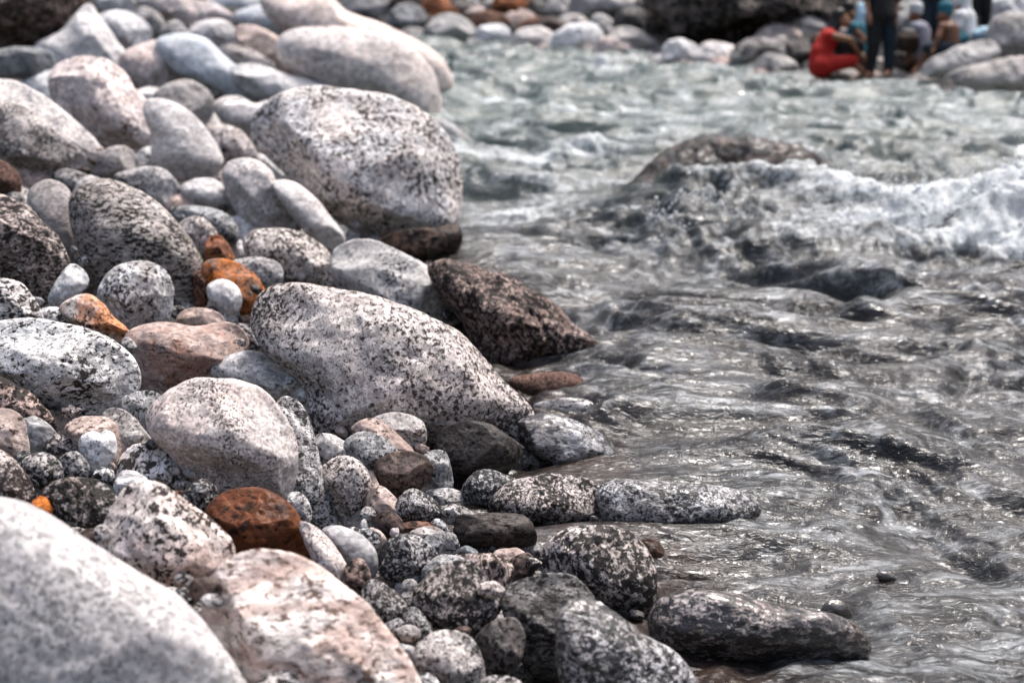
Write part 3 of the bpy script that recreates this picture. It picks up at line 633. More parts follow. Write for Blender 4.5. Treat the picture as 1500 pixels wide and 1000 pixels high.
fb = lambda px, py, G: far_d(G[0], G[1]) > -.15
n3 = fill((560, 0, 1500, 168), 6000, (.11, .34), ['spw','gry','gry','spg','tan','gdk','gry','gdk','brn','dkb'], 'blurred stone lying among the larger rocks of the far bank', 'stone', 'stone', 'stones lying on the far bank', fb, 7, .0)
def front_fill(n, pts, rsz, mats, label, nm, grp, minsep=9):
    k = 0; done = []
    for px, py, zc in pts:
        if k >= n: break
        if any((px-a)**2+(py-b)**2 < minsep**2 for a, b in done): continue
        r = RNG.uniform(*rsz)*FPX/zc
        rk = new_rock(blob(px, py, r, RNG.uniform(1.0, 1.3), RNG.uniform(-.2, .6)), f=.75)
        rk.zc = zc-rk.rm*zc/FPX*.35; rk.Df = rk.rm*zc/FPX*rk.f; rk.lump = 1.5; rk.nfac = 7
        s_ = sil_eval(rk)
        if s_ is None: continue
        sl, ins, bul = s_; F_ = rk.zc-bul*rk.Df; B = BUF[sl]; up_ = ins & ((B < 0) | (F_ < B))
        if up_.sum() < 5: continue
        B[up_] = F_[up_]
        make_rock(rk, nm, pick(mats), label, nm, grp); FILL.append(rk); done.append((px, py)); k += 1
    return k
pts_ = []
for _ in range(400):
    px = RNG.uniform(690, 1500); py = np.interp(px, [a for a, b in FS], [b for a, b in FS])+RNG.uniform(-9, 6)
    if 1185 < px < 1310: continue
    pts_.append((px, py, ground_hit(px, py)))
n4 = front_fill(80, pts_, (.05, .15), ['gry','gdk','spg','pal','dkb','tan','spw'], 'small blurred stone lying along the waterline of the far bank', 'stone', 'small stones along the far waterline', 8)
pts_ = []
cand = 0
for _ in range(20000):
    ix, iy = RNG.randint(40, int(1010*SC)), RNG.randint(int(180*SC)+30, BH-45)
    b = BUF[iy, ix]
    if b <= 0 or b > 9: continue
    px, py = ix/SC+BX0, iy/SC+BY0
    if px < 330 and py > 735+.75*px-20: continue
    o_ = int(16*4.5/b)+2
    if iy-o_ < 0 or iy+o_ >= BH or ix-o_ < 0 or ix+o_ >= BW: continue
    nb = np.array([BUF[iy-o_, ix], BUF[iy+o_, ix], BUF[iy, ix-o_], BUF[iy, ix+o_]])
    if (nb < 0).any() or (b-nb > .035).sum() < 3: continue
    pts_.append((px, py, b))
n5 = front_fill(70, pts_, (.012, .030), ['gry','spg','spw','tan','gdk','dsp','brd','frk'], 'small pebble lodged in a crevice between the near bank boulders', 'pebble', 'small pebbles lodged in the crevices', 11)
print('fill', n1, n2, n3, n4, n5, 'uncovered pushes', sum(r.zlow < -.6 for r in ROCKS))

# ---------------------------------------------------------------- ground sheet
def grid_mesh(xs, ys, zf, fan=None):
    X, Y = np.meshgrid(xs, ys)
    if fan is not None: X = X*fan(Y)
    Z = zf(X.ravel(), Y.ravel())
    V = np.stack([X.ravel(), Y.ravel(), Z], 1)
    nx, ny = len(xs), len(ys)
    i = np.arange(nx-1)[None]+nx*np.arange(ny-1)[:, None]; i = i.ravel()
    return V, np.stack([i, i+1, i+1+nx, i+nx], 1)
def ground_z(X, Y):
    z = base_ground(X, Y) - .2*sstep(.1, 1., far_d(X, Y))*sstep(8, 6, far_d(X, Y)) + .02*fbm(np.stack([X*3, Y*3, X*0], 1), 3, 5)
    dlb = np.interp(Y, SHY, SHX)-X
    inb = (dlb > 0) & (Y > 1.5) & (Y < 26)
    z = np.where(inb, np.maximum(z-.26*sstep(.05, .8, dlb), np.minimum(z, .02)), z)
    hl = np.hypot(X-4, Y-10); z += sstep(30, 90, hl)*3*fbm(np.stack([X*.04, Y*.04, X*0], 1), 5, 8)
    near = (np.abs(X) < 14) & (Y > .5) & (Y < 34)
    idx = np.nonzero(near)[0]; xn, yn, zn = X[idx], Y[idx], z[idx].copy()
    for rk in ROCKS+FILL:
        if rk.nm == 'cliff' if hasattr(rk, 'nm') else False: continue
        R = max(rk.S*1.25, .1)
        C = rk.C
        m = (np.abs(xn-C[0]) < R*1.5) & (np.abs(yn-C[1]) < R*1.5)
        if not m.any(): continue
        d = np.hypot(xn[m]-C[0], yn[m]-C[1])/R
        lvl = C[2]-rk.S*.62
        t = sstep(1.45, .95, d)
        zn[m] = np.where(zn[m] > lvl, zn[m]*(1-t)+np.minimum(zn[m], lvl)*t, zn[m])
    z[idx] = zn
    return z
gx = np.concatenate([np.linspace(-400, -40, 26), np.linspace(-36, -9, 22), np.linspace(-8.5, 9, 440), np.linspace(9.6, 40, 40), np.linspace(45, 400, 26)])
gy = np.concatenate([np.linspace(-400, -30, 26), np.linspace(-25, 0, 16), np.linspace(.6, 31, 620), np.linspace(32, 60, 24), np.linspace(66, 420, 30)])
V, F = grid_mesh(gx, gy, ground_z)
N = NT('gravel_ground')
tc = N.n('ShaderNodeTexCoord'); ob = tc.outputs['Object']
vo = N.n('ShaderNodeTexVoronoi'); N.l(ob, vo.inputs['Vector']); vo.inputs['Scale'].default_value = 28
sc_ = N.n('ShaderNodeSeparateColor'); N.l(vo.outputs['Color'], sc_.inputs[0])
c = N.mix(sc_.outputs[0], (.012, .010, .009), (.035, .031, .028))
c = N.mix(N.mr(N.noise(ob, 1.7, 5, .6), .4, .62), c, (.02, .016, .014))
sx = N.n('ShaderNodeSeparateXYZ'); N.l(ob, sx.inputs[0])
added_hillc = N.mix(N.mr(N.noise(ob, .35, 8, .65), .38, .62), (.025, .035, .018), (.07, .075, .04))  # dark green tone of the added, unseen hill ring
c = N.mix(N.mr(sx.outputs[2], 2.2, 4.), c, added_hillc)
N.l(c, N.b.inputs['Base Color']); N.b.inputs['Roughness'].default_value = .85
bp = N.n('ShaderNodeBump'); bp.inputs['Distance'].default_value = .02; bp.inputs['Strength'].default_value = .8
N.l(N.math('SUBTRACT', 1., vo.outputs['Distance']), bp.inputs['Height']); N.l(bp.outputs[0], N.b.inputs['Normal'])
g = bpy.data.objects.new('ground', mesh_np('ground', V, F, N.m)); COL.objects.link(g); g['kind'] = 'structure'

# ---------------------------------------------------------------- river
def gauss(X, Y, px, py, rx, ry):
    c = on_water(px, py); return np.exp(-((X-c[0])/rx)**2-((Y-c[1])/ry)**2)
HC = on_water(1290, 372)
def river(X, Y, want='z'):
    p = np.stack([X, Y, X*0], 1)
    wx = fbm(p*.55+3, 3, 40); wy = fbm(p*.55+9, 3, 50)
    q = np.stack([X*.55+wx*.6+Y*.18, Y+wy*.45, X*0], 1)
    chop = sstep(2.2, 7, Y)                         # the shallows are calmer
    a = fbm(q*1.15, 3, 60); b = 1-2*np.sqrt(fbm(q*2.3+a[:, None]*.6, 3, 70)**2+.07**2)+.06; c = 1-2*np.sqrt(fbm(q*7.0+b[:, None]*.25, 2, 80)**2+.08**2)+.07
    d = 1-2*np.sqrt(fbm(q*21+c[:, None]*.3, 2, 90)**2+.1**2)+.08
    calm = fbm(p*.7+31, 2, 95)
    m = .65+.6*sstep(-.3, .35, calm)
    z = (.12+.17*chop)*a + m*(.062+.105*chop+.02*sstep(8, 14, Y))*(b-.4) + m*(.015+.010*chop)*(c-.4) + .0052*(d-.4)
    z = z*(1-.75*np.clip(gauss(X, Y, 1060, 262, .75, .9), 0, 1))
    # standing wave over the sunken rock
    rx = X-HC[0]; ry = Y-HC[1]-.08*np.sin(rx*2.2)-.30*fbm(p*2.2, 4, 101, .6)
    prof = sstep(-1.5, -.4, rx)*sstep(2.8, 1.4, rx)
    front = sstep(-.34, .22, ry)*np.exp(-np.maximum(ry, 0)*1.0)
    hump = prof*front*(.13+.10*sstep(-.6, .6, rx))
    hump += .27*gauss(X, Y, 1465, 350, .45, .4)+.17*gauss(X, Y, 1235, 330, .38, .35)
    c1_ = on_water(1070, 318); rr_ = Y-c1_[1]
    ridge = np.exp(-((X-c1_[0])/.62)**4)*np.exp(-(rr_/.22)**2)
    hump += .10*ridge
    hollow = gauss(X, Y, 1335, 362, .22, .14)
    foam = .80*prof*sstep(-.3, -.1, ry)*np.exp(-np.maximum(ry-.5, 0)*1.1)*sstep(-1.3, -.3, rx)
    foam += 1.05*gauss(X, Y, 1470, 345, .55, .7)+.5*gauss(X, Y, 1235, 320, .3, .35)+.55*ridge-1.6*hollow
    foam += .6*gauss(X, Y, 860, 285, .5, .8)+.55*gauss(X, Y, 770, 320, .45, .9)+.5*gauss(X, Y, 905, 340, .5, .3)
    foam += .34*sstep(9.8, 12., Y)*sstep(27, 22, Y)
    foam += .30*gauss(X, Y, 1080, 480, .6, .4)+.3*gauss(X, Y, 720, 400, .4, .5)
    fr = fbm(p*5.+5, 3, 110, .5); fr2 = fbm(q*1.6+5, 5, 120, .62)
    for rk in ROCKS:
        if rk.nm in ('rock', 'boulder', 'slab') and 'wl' in rk.o and rk.zc < 9:
            dd = np.hypot((X-rk.C[0])/(rk.w/2*rk.zc/FPX), (Y-rk.C[1])/(rk.S*rk.f*1.05))
            foam += .34*np.exp(-((dd-1.12)/.22)**2)
    fm = foam+1.25*fr2*sstep(4.5, 11, Y)+.5*fr2*(1-chop)-.13*(1-chop)
    z = z+hump-.12*prof*np.exp(-((ry+.34)/.25)**2)-.1*hollow
    lump = sstep(.45, 1.05, fm)*sstep(3, 8, Y)
    z = z+lump*(.075*(fr+.1)+.008*np.abs(fbm(p*11, 2, 130)))
    if want == 'z': return z
    return z, fm, b, calm
rows = np.concatenate([np.linspace(-14, 2., 12), np.geomspace(2.1, 28, 1250), np.linspace(28.6, 45, 8)])
cols = np.concatenate([np.linspace(-6, -.2, 8), np.linspace(-.17, .40, 720), np.geomspace(.42, 9, 24)])
fan = lambda Y: np.maximum(Y, 2.)
X, Y = np.meshgrid(cols, rows); X = X*fan(Y); X = X.ravel(); Y = Y.ravel()
Z, FM, BB, CA = river(X, Y, 'all')
nx, ny = len(cols), len(rows)
i = (np.arange(nx-1)[None]+nx*np.arange(ny-1)[:, None]).ravel()
Fq = np.stack([i, i+1, i+1+nx, i+nx], 1)
gz = base_ground(X, Y)
keepv = gz < .25
keep = keepv[Fq].any(1)
Fq = Fq[keep]; used = np.unique(Fq); remap = -np.ones(len(X), int); remap[used] = np.arange(len(used))
ka = sstep(.35, .9, FM)*sstep(5, 7, Y)
pz = np.stack([X*5, Y*5, Z*5], 1)
XX = X+ka*.05*fbm(pz, 3, 140); YY = Y-ka*.06*(fbm(pz+40, 3, 150)+.2); ZZ = Z+ka*.03*fbm(pz*2.3+9, 2, 160)
me = mesh_np('river_water', np.stack([XX, YY, ZZ], 1)[used], remap[Fq])
at = me.attributes.new('foam', 'FLOAT', 'POINT'); at.data.foreach_set('value', FM[used].astype(np.float32))
N = NT('river_water')
tc = N.n('ShaderNodeTexCoord'); ob = tc.outputs['Object']
mp = N.n('ShaderNodeMapping'); N.l(ob, mp.inputs[0]); mp.inputs['Scale'].default_value = (.45, 1.25, 1.); mp.inputs['Rotation'].default_value = (0, 0, .12)
fl = mp.outputs[0]
sx = N.n('ShaderNodeSeparateXYZ'); N.l(ob, sx.inputs[0])
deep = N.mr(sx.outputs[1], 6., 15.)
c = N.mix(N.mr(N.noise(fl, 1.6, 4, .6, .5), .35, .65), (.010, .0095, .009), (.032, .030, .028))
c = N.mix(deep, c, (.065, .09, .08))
st1 = N.noise(fl, 5.5, 6, .68, 1.6); st2 = N.noise(fl, 17., 4, .65, 1.2)
stk = N.math('MULTIPLY', N.mr(st1, .44, .66), N.mr(st2, .32, .62))
c = N.mix(N.math('MULTIPLY', stk, N.mr(N.n('ShaderNodeAttribute', attribute_name='crest').outputs['Fac'], .30, .95, .02, .66)), c, (.50, .525, .54))  # aerated streaks, also sky reflection painted pale on crests, troughs left dark
sh = N.n('ShaderNodeAttribute', attribute_name='shallow')
c = N.mix(N.math('MULTIPLY', N.mr(N.math('ADD', sh.outputs['Fac'], N.math('MULTIPLY', N.math('SUBTRACT', st1, .5), .9)), .35, .75), .85), c, N.mix(N.mr(N.noise(ob, 9., 4, .6), .4, .6), (.012, .008, .006), (.04, .025, .018)))
fa = N.n('ShaderNodeAttribute', attribute_name='foam')
fn = N.noise(ob, 26., 5, .7, .4); fn2 = N.noise(fl, 6., 5, .7, .8)
ff = N.math('ADD', fa.outputs['Fac'], N.math('MULTIPLY', N.math('SUBTRACT', N.math('ADD', N.math('MULTIPLY', fn, .5), N.math('MULTIPLY', fn2, .5)), .5), 2.2))
foam = N.mr(ff, .36, 1.08)
c = N.mix(N.math('MULTIPLY', foam, N.mr(fn, .32, .55, .55, 1.)), c, (.74, .765, .77))
N.l(c, N.b.inputs['Base Color'])
N.l(N.mr(foam, 0, 1, .05, .6), N.b.inputs['Roughness'])
N.b.inputs['IOR'].default_value = 1.42
bn = N.noise(fl, 38., 4, .6, .8); bn2 = N.noise(ob, 90., 3, .6)
hh = N.math('ADD', bn, N.math('MULTIPLY', N.math('MULTIPLY', bn2, .9), foam))
bp = N.n('ShaderNodeBump'); bp.inputs['Distance'].default_value = .012; bp.inputs['Strength'].default_value = .85
N.l(hh, bp.inputs['Height']); N.l(bp.outputs[0], N.b.inputs['Normal'])
at = me.attributes.new('crest', 'FLOAT', 'POINT'); at.data.foreach_set('value', (BB+.5*fbm(np.stack([X*1.1, Y*2.2, X*0], 1), 3, 170))[used].astype(np.float32))
at = me.attributes.new('shallow', 'FLOAT', 'POINT'); at.data.foreach_set('value', np.exp(-np.maximum(X[used]-np.interp(Y[used], SHY, SHX)-.05, 0)/.3).astype(np.float32)*sstep(9, 6, Y[used]).astype(np.float32))
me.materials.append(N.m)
wo = bpy.data.objects.new('river_water', me); COL.objects.link(wo); wo['kind'] = 'structure'

# spray thrown up by the wave: small drops and froth clots
def simple_mat(name, c, rough=.6, spec=.4, bump=None):
    N = NT(name); N.b.inputs['Roughness'].default_value = rough; N.b.inputs['Specular IOR Level'].default_value = spec
    tc = N.n('ShaderNodeTexCoord')
    sc = bump or 25.
    nz = N.noise(tc.outputs['Object'], sc, 4, .6)
    N.l(N.mix(N.mr(nz, .3, .7), tuple(x*.75 for x in c), c), N.b.inputs['Base Color'])
    b = N.n('ShaderNodeBump'); b.inputs['Distance'].default_value = .01; b.inputs['Strength'].default_value = .4
    N.l(nz, b.inputs['Height']); N.l(b.outputs[0], N.b.inputs['Normal'])
    return N.m
v1, f1 = ico(1)
sv, sf = [], []
cnt = 0
def drops(n, pxf, rr, hh):
    global cnt
    x = RNG.uniform(pxf[0], pxf[1], n)+HC[0]; y = HC[1]+RNG.uniform(pxf[2], pxf[3], n)
    zz = river(x, y); z = zz+np.abs(RNG.normal(size=n))*hh
    r = rr*np.exp(RNG.normal(size=n)*.45)*(1-.4*np.minimum(1, (z-zz)/.2))
    for q in range(n):
        sv.append(v1*r[q]*RNG.uniform(.7, 1.3, 3)+np.array([x[q], y[q], z[q]])); sf.append(f1+cnt*len(v1)); cnt += 1
drops(7000, (.9, 2.9, -.05, .9, 0), .0038, .10)
drops(3500, (-.3, 2.9, .0, .9, 0), .0042, .05)
drops(900, (-1.3, .6, .1, .6, 0), .005, .03)
sm = simple_mat('spray', (.85, .88, .9), .35, .5)
so = bpy.data.objects.new('water_spray', mesh_np('water_spray', np.concatenate(sv), np.concatenate(sf), sm)); COL.objects.link(so)
tag(so, 'white spray thrown up by the wave over the sunken rock', 'spray', kind='stuff')

# ---------------------------------------------------------------- people
skin_m = simple_mat('skin', (.30, .14, .075), .5); skin_d = simple_mat('skin_tanned', (.18, .075, .038), .5)
hair_m = simple_mat('hair', (.012, .010, .009), .5)
red_m = simple_mat('red_cloth', (.42, .012, .006), .8); black_m = simple_mat('black_cloth', (.008, .008, .009), .85)
navy_m = simple_mat('navy_cloth', (.012, .022, .035), .8); teal_m = simple_mat('teal_cloth', (.02, .14, .19), .8)
white_m = simple_mat('white_cloth', (.72, .73, .74), .8); lblue_m = simple_mat('light_blue_cloth', (.45, .68, .82), .6)
brown_m = simple_mat('brown_cloth', (.045, .025, .018), .8); dblue_m = simple_mat('dark_blue_cloth', (.01, .04, .10), .7)
grey_m = simple_mat('grey_cloth', (.30, .30, .36), .8); pinkc_m = simple_mat('pink_cloth', (.5, .16, .14), .8)
def capsules(segs, name, m, voxel=.012, parent=None, smooth_it=6):
    """tapered rounded segments fused into one continuous surface"""
    vs, fs, n0 = [], [], 0
    V2, F2 = ico(3)
    for (a, b, ra, rb) in segs:
        a = np.asarray(a, float); b = np.asarray(b, float); ax = b-a; L = np.linalg.norm(ax)
        if L < 1e-6: ax = np.array([0, 0, 1.]); L = 1e-6
        ax = ax/L
        t = V2 @ ax
        Q = np.where((t > 0)[:, None], b+V2*rb, a+V2*ra)
        vs.append(Q); fs.append(F2+n0); n0 += len(V2)
    me = mesh_np(name, np.concatenate(vs), np.concatenate(fs))
    o = bpy.data.objects.new(name, me); COL.objects.link(o)
    md = o.modifiers.new('r', 'REMESH'); md.mode = 'VOXEL'; md.voxel_size = voxel; md.use_smooth_shade = True
    ms = o.modifiers.new('s', 'SMOOTH'); ms.iterations = smooth_it; ms.factor = .5
    dg = bpy.context.evaluated_depsgraph_get(); m2 = bpy.data.meshes.new_from_object(o.evaluated_get(dg))
    o.modifiers.clear(); o.data = m2; m2.materials.clear(); m2.materials.append(m)
    m2.polygons.foreach_set('use_smooth', np.ones(len(m2.polygons), bool))
    if parent is not None: o.parent = parent
    return o
def figure(base, z0, J, segs_body, cloth, label, hands=()):
    """J: joint -> (px, py, depth offset). segs: (j1, j2, r1, r2)"""
    W = {k: P(v[0], v[1], z0+v[2]) for k, v in J.items()}
    orig = P(base[0], base[1], z0)
    W = {k: v-orig for k, v in W.items()}
    root = bpy.data.objects.new('person', None); COL.objects.link(root); root.location = orig
    tag(root, label, 'person', 'people resting on the far bank')
    S = [(W[a], W[b], ra, rb) for a, b, ra, rb in segs_body]
    for h, e in hands:      # palm, four fingers and a thumb
        d = W[h]-W[e]; d /= np.linalg.norm(d); s = np.cross(d, [0, .5, 1]); s /= np.linalg.norm(s); up = np.cross(s, d)
        pc = W[h]+d*.05
        S.append((W[h], pc, .026, .032)); S.append((pc-s*.02, pc+s*.02, .022, .022))
        for k, (o_, ln) in enumerate(((-.03, .065), (-.010, .078), (.011, .074), (.031, .056))):
            a = pc+s*o_+d*.02; b = a+d*ln*.6; c = b+d*ln*.35-up*ln*.35
            S.append((a, b, .0095, .009)); S.append((b, c, .009, .0075))
        a = W[h]+d*.02-s*.025; S.append((a, a-s*.035+d*.03, .011, .010)); S.append((a-s*.035+d*.03, a-s*.04+d*.055, .010, .008))
    body = capsules(S, 'body', cloth['skin'], .010, root)
    for nm, m, segs in cloth['parts']:
        capsules([(W[a], W[b], ra, rb) for a, b, ra, rb in segs], nm, m, .014, root)
    return root, W
zr = ground_hit(1235, 117)
zr = 18.35
# seated, knees drawn up, seen from the side
RJ = dict(head=(1233, 28, .0), face=(1239, 34, -.02), crown=(1229, 22, 0), nose=(1246, 34, 0), neck=(1223, 42, 0), chest=(1214, 56, 0), waist=(1203, 78, 0), hip=(1203, 96, 0),
          sL=(1216, 52, -.17), sR=(1219, 52, .17), eL=(1246, 58, -.22), eR=(1250, 60, .18), hL=(1258, 78, -.12), hR=(1262, 78, .08),
          thL=(1206, 97, -.1), thR=(1206, 97, .1), kL=(1248, 90, -.14), kR=(1252, 80, .12), aL=(1270, 112, -.12), aR=(1279, 112, .1), fL=(1286, 117, -.13), fR=(1295, 117, .09),
          hb1=(1226, 30, .03), hb2=(1217, 52, 0), hb3=(1208, 66, -.02), e1=(1238, 32, -.075), e2=(1243, 32, 0))
figure((1203, 104), zr, RJ,
  [('head','crown',.085,.08),('head','face',.085,.065),('face','nose',.03,.012),('neck','head',.05,.055),('chest','neck',.11,.055),('sL','sR',.055,.055),('chest','waist',.12,.11),('waist','hip',.11,.14),
   ('sL','eL',.048,.038),('eL','hL',.038,.026),('sR','eR',.048,.038),('eR','hR',.038,.026),('thL','kL',.085,.058),('thR','kR',.085,.058),
   ('kL','aL',.056,.036),('kR','aR',.056,.036),('aL','fL',.036,.024),('aR','fR',.036,.024)],
  dict(skin=skin_m, parts=[('dress', red_m, [('chest','waist',.135,.14),('sL','chest',.06,.11),('waist','hip',.15,.175),('thL','kL',.12,.085),('thR','kR',.12,.085),('thL','thR',.14,.14),('hip','thL',.17,.14)]),
        ('hair', hair_m, [('crown','hb1',.095,.10),('hb1','hb2',.095,.08),('hb2','hb3',.07,.04)])]),
  'person in a red dress sitting with knees drawn up on the far bank', (('hL','eL'),('hR','eR')))
zb = 18.2
BJ = dict(crown=(1291,-66,0), head=(1291,-58,0), face=(1288,-54,-.03), nose=(1286,-53,-.09), neck=(1291,-42,0), chest=(1292,-20,0), waist=(1292,8,0), hip=(1292,22,0), sL=(1273,-34,0), sR=(1311,-34,0),
          eL=(1268,-2,-.03), eR=(1314,0,0), hL=(1273,22,-.1), hR=(1312,26,-.05), thL=(1282,26,0), thR=(1302,26,0), kL=(1280,66,-.03), kR=(1303,66,.05), aL=(1274,106,0), aR=(1301,104,.08), fL=(1270,112,-.14), fR=(1298,110,-.08))
figure((1290, 110), zb, BJ,
  [('head','crown',.085,.08),('head','face',.085,.065),('face','nose',.03,.012),('neck','head',.05,.055),('chest','neck',.13,.055),('sL','sR',.06,.06),('chest','waist',.14,.12),('waist','hip',.12,.14),
   ('sL','eL',.05,.04),('eL','hL',.04,.027),('sR','eR',.05,.04),('eR','hR',.04,.027),('thL','kL',.09,.058),('thR','kR',.09,.058),('kL','aL',.056,.036),('kR','aR',.056,.036),('aL','fL',.038,.025),('aR','fR',.038,.025)],
  dict(skin=skin_m, parts=[('top', black_m, [('chest','waist',.17,.165),('sL','sR',.085,.085),('sL','eL',.075,.06),('sR','eR',.075,.06),('waist','hip',.165,.18)]),
       ('trousers', black_m, [('hip','thL',.17,.125),('hip','thR',.17,.125),('thL','kL',.125,.09),('kL','aL',.088,.06)]),
       ('trouser_leg', navy_m, [('thR','kR',.125,.09),('kR','aR',.088,.062)]),
       ('hair', hair_m, [('crown','head',.09,.09)])]),
  'person dressed in black standing barefoot at the edge of the far bank', (('hL','eL'),('hR','eR')))
# behind the seated one: a face and a light blue and white top
zf = 19.0
WJ = dict(crown=(1243,10,0), head=(1243,16,0), face=(1246,22,-.02), nose=(1251,22,0), neck=(1247,34,0), chest=(1256,46,0), hip=(1256,76,0), sL=(1248,40,-.15), sR=(1262,40,.15), eL=(1266,58,-.15), hL=(1252,72,-.2),
          eR=(1272,58,.15), hR=(1262,74,.1), kL=(1240,74,-.15), kR=(1243,74,.12), aL=(1246,98,-.15), aR=(1250,98,.1), fL=(1240,101,-.2), fR=(1244,101,.06), cap=(1262,22,0), cap2=(1263,12,.02))
figure((1256, 88), zf, WJ,
  [('head','crown',.08,.078),('head','face',.08,.062),('face','nose',.028,.012),('neck','head',.05,.05),('chest','neck',.11,.05),('sL','sR',.055,.055),('chest','hip',.12,.13),('sL','eL',.045,.036),('eL','hL',.036,.026),
   ('sR','eR',.045,.036),('eR','hR',.036,.026),('hip','kL',.09,.055),('hip','kR',.09,.055),('kL','aL',.052,.035),('kR','aR',.052,.035),('aL','fL',.035,.024),('aR','fR',.035,.024)],
  dict(skin=skin_m, parts=[('shirt', teal_m, [('chest','hip',.14,.16),('sL','sR',.075,.075)]), ('hair', hair_m, [('crown','head',.09,.085)]),
       ('hood', lblue_m, [('cap','cap2',.085,.08),('cap','chest',.08,.09)]), ('shorts', black_m, [('hip','kL',.125,.08),('hip','kR',.125,.08)])]),
  'person with a pale blue hood sitting behind the one in the red dress', (('hL','eL'),('hR','eR')))
zc_ = 18.6
CJ = dict(crown=(1342,12,0), head=(1342,20,0), face=(1338,25,-.02), nose=(1333,25,-.02), neck=(1343,32,0), chest=(1346,46,0), hip=(1346,72,0), sL=(1340,40,-.14), sR=(1352,40,.15), eL=(1336,56,-.16), hL=(1327,66,-.2),
          eR=(1352,58,.16), hR=(1340,66,.1), kL=(1326,66,-.12), kR=(1332,68,.12), aL=(1334,88,-.12), aR=(1340,90,.1), fL=(1326,92,-.16), fR=(1332,92,.06))
figure((1346, 80), zc_, CJ,
  [('head','crown',.08,.075),('head','face',.08,.062),('face','nose',.028,.012),('neck','head',.05,.05),('chest','neck',.11,.05),('sL','sR',.055,.055),('chest','hip',.12,.13),('sL','eL',.045,.036),('eL','hL',.036,.026),
   ('sR','eR',.045,.036),('eR','hR',.036,.026),('hip','kL',.09,.055),('hip','kR',.09,.055),('kL','aL',.052,.035),('kR','aR',.052,.035),('aL','fL',.035,.024),('aR','fR',.035,.024)],
  dict(skin=skin_d, parts=[('shirt', grey_m, [('chest','hip',.14,.15),('sL','sR',.072,.072),('sL','eL',.06,.055)]), ('cap', white_m, [('crown','head',.095,.08)]), ('shorts', dblue_m, [('hip','kL',.125,.08),('hip','kR',.125,.08)])]),
  'person in a white cap and grey shirt sitting beside a dark backpack', (('hL','eL'),('hR','eR')))
zd = 17.95
DJ = dict(crown=(1385,12,0), head=(1385,20,0), face=(1380,26,-.02), nose=(1373,27,-.02), neck=(1386,34,0), chest=(1389,46,0), hip=(1391,72,0), sL=(1380,40,-.15), sR=(1394,40,.15), eL=(1374,56,-.2), hL=(1368,72,-.2),
          eR=(1394,60,.2), hR=(1384,76,.2), kL=(1362,72,-.08), kR=(1370,70,.12), aL=(1345,100,-.05), aR=(1352,96,.12), fL=(1337,107,-.08), fR=(1345,104,.1))
figure((1391, 80), zd, DJ,
  [('head','crown',.085,.08),('head','face',.085,.065),('face','nose',.03,.012),('neck','head',.05,.055),('chest','neck',.13,.055),('sL','sR',.06,.06),('chest','hip',.135,.13),('sL','eL',.05,.04),('eL','hL',.04,.027),
   ('sR','eR',.05,.04),('eR','hR',.04,.027),('hip','kL',.095,.058),('hip','kR',.095,.058),('kL','aL',.056,.036),('kR','aR',.056,.036),('aL','fL',.038,.024),('aR','fR',.038,.024)],
  dict(skin=skin_d, parts=[('cap', teal_m, [('crown','head',.10,.088)]), ('shorts', navy_m, [('hip','kL',.14,.095),('hip','kR',.14,.095)])]),
  'shirtless person in a teal cap sitting with bare legs stretched down the tan boulder', (('hL','eL'),('hR','eR')))
ze = 19.5
def stander(xc, foot, z0, label, up, low):
    s = 1.0*FPX/z0/107*1.0; 
    y = lambda v: foot-v*FPX/z0*.97
    x = lambda v: xc+v*FPX/z0
    J = dict(crown=(xc,y(1.66),0), head=(xc,y(1.58),0), face=(x(-.02),y(1.55),-.03), nose=(x(-.03),y(1.54),-.09), neck=(xc,y(1.44),0), chest=(xc,y(1.25),0), waist=(xc,y(1.0),0), hip=(xc,y(.9),0), sL=(x(-.18),y(1.38),0), sR=(x(.18),y(1.38),0),
      eL=(x(-.22),y(1.1),.03), eR=(x(.22),y(1.1),.03), hL=(x(-.2),y(.86),-.03), hR=(x(.2),y(.86),-.03), thL=(x(-.08),y(.86),0), thR=(x(.08),y(.86),0), kL=(x(-.08),y(.47),-.03), kR=(x(.09),y(.47),0), aL=(x(-.08),y(.07),0), aR=(x(.09),y(.07),.05), fL=(x(-.1),y(.03),-.15), fR=(x(.12),y(.03),-.1))
    figure((xc, foot), z0, J,
      [('head','crown',.085,.08),('head','face',.085,.065),('face','nose',.03,.012),('neck','head',.05,.055),('chest','neck',.13,.055),('sL','sR',.06,.06),('chest','waist',.14,.12),('waist','hip',.12,.14),
       ('sL','eL',.05,.04),('eL','hL',.04,.027),('sR','eR',.05,.04),('eR','hR',.04,.027),('thL','kL',.09,.058),('thR','kR',.09,.058),('kL','aL',.056,.036),('kR','aR',.056,.036),('aL','fL',.038,.025),('aR','fR',.038,.025)],
      dict(skin=skin_m, parts=[('shirt', up, [('chest','waist',.165,.155),('sL','sR',.08,.08),('waist','hip',.155,.17)]), ('trousers', low, [('hip','thL',.165,.12),('hip','thR',.165,.12),('thL','kL',.12,.085),('kL','aL',.083,.06),('thR','kR',.12,.085),('kR','aR',.083,.06)]),
           ('hair', hair_m, [('crown','head',.09,.09)])]), label, (('hL','eL'),('hR','eR')))
stander(1362, 84, ze, 'person in dark trousers standing behind the white capped sitter', brown_m, navy_m)
stander(1434, 66, ze+.3, 'person in black trousers standing behind the blue and white bundle', black_m, black_m)
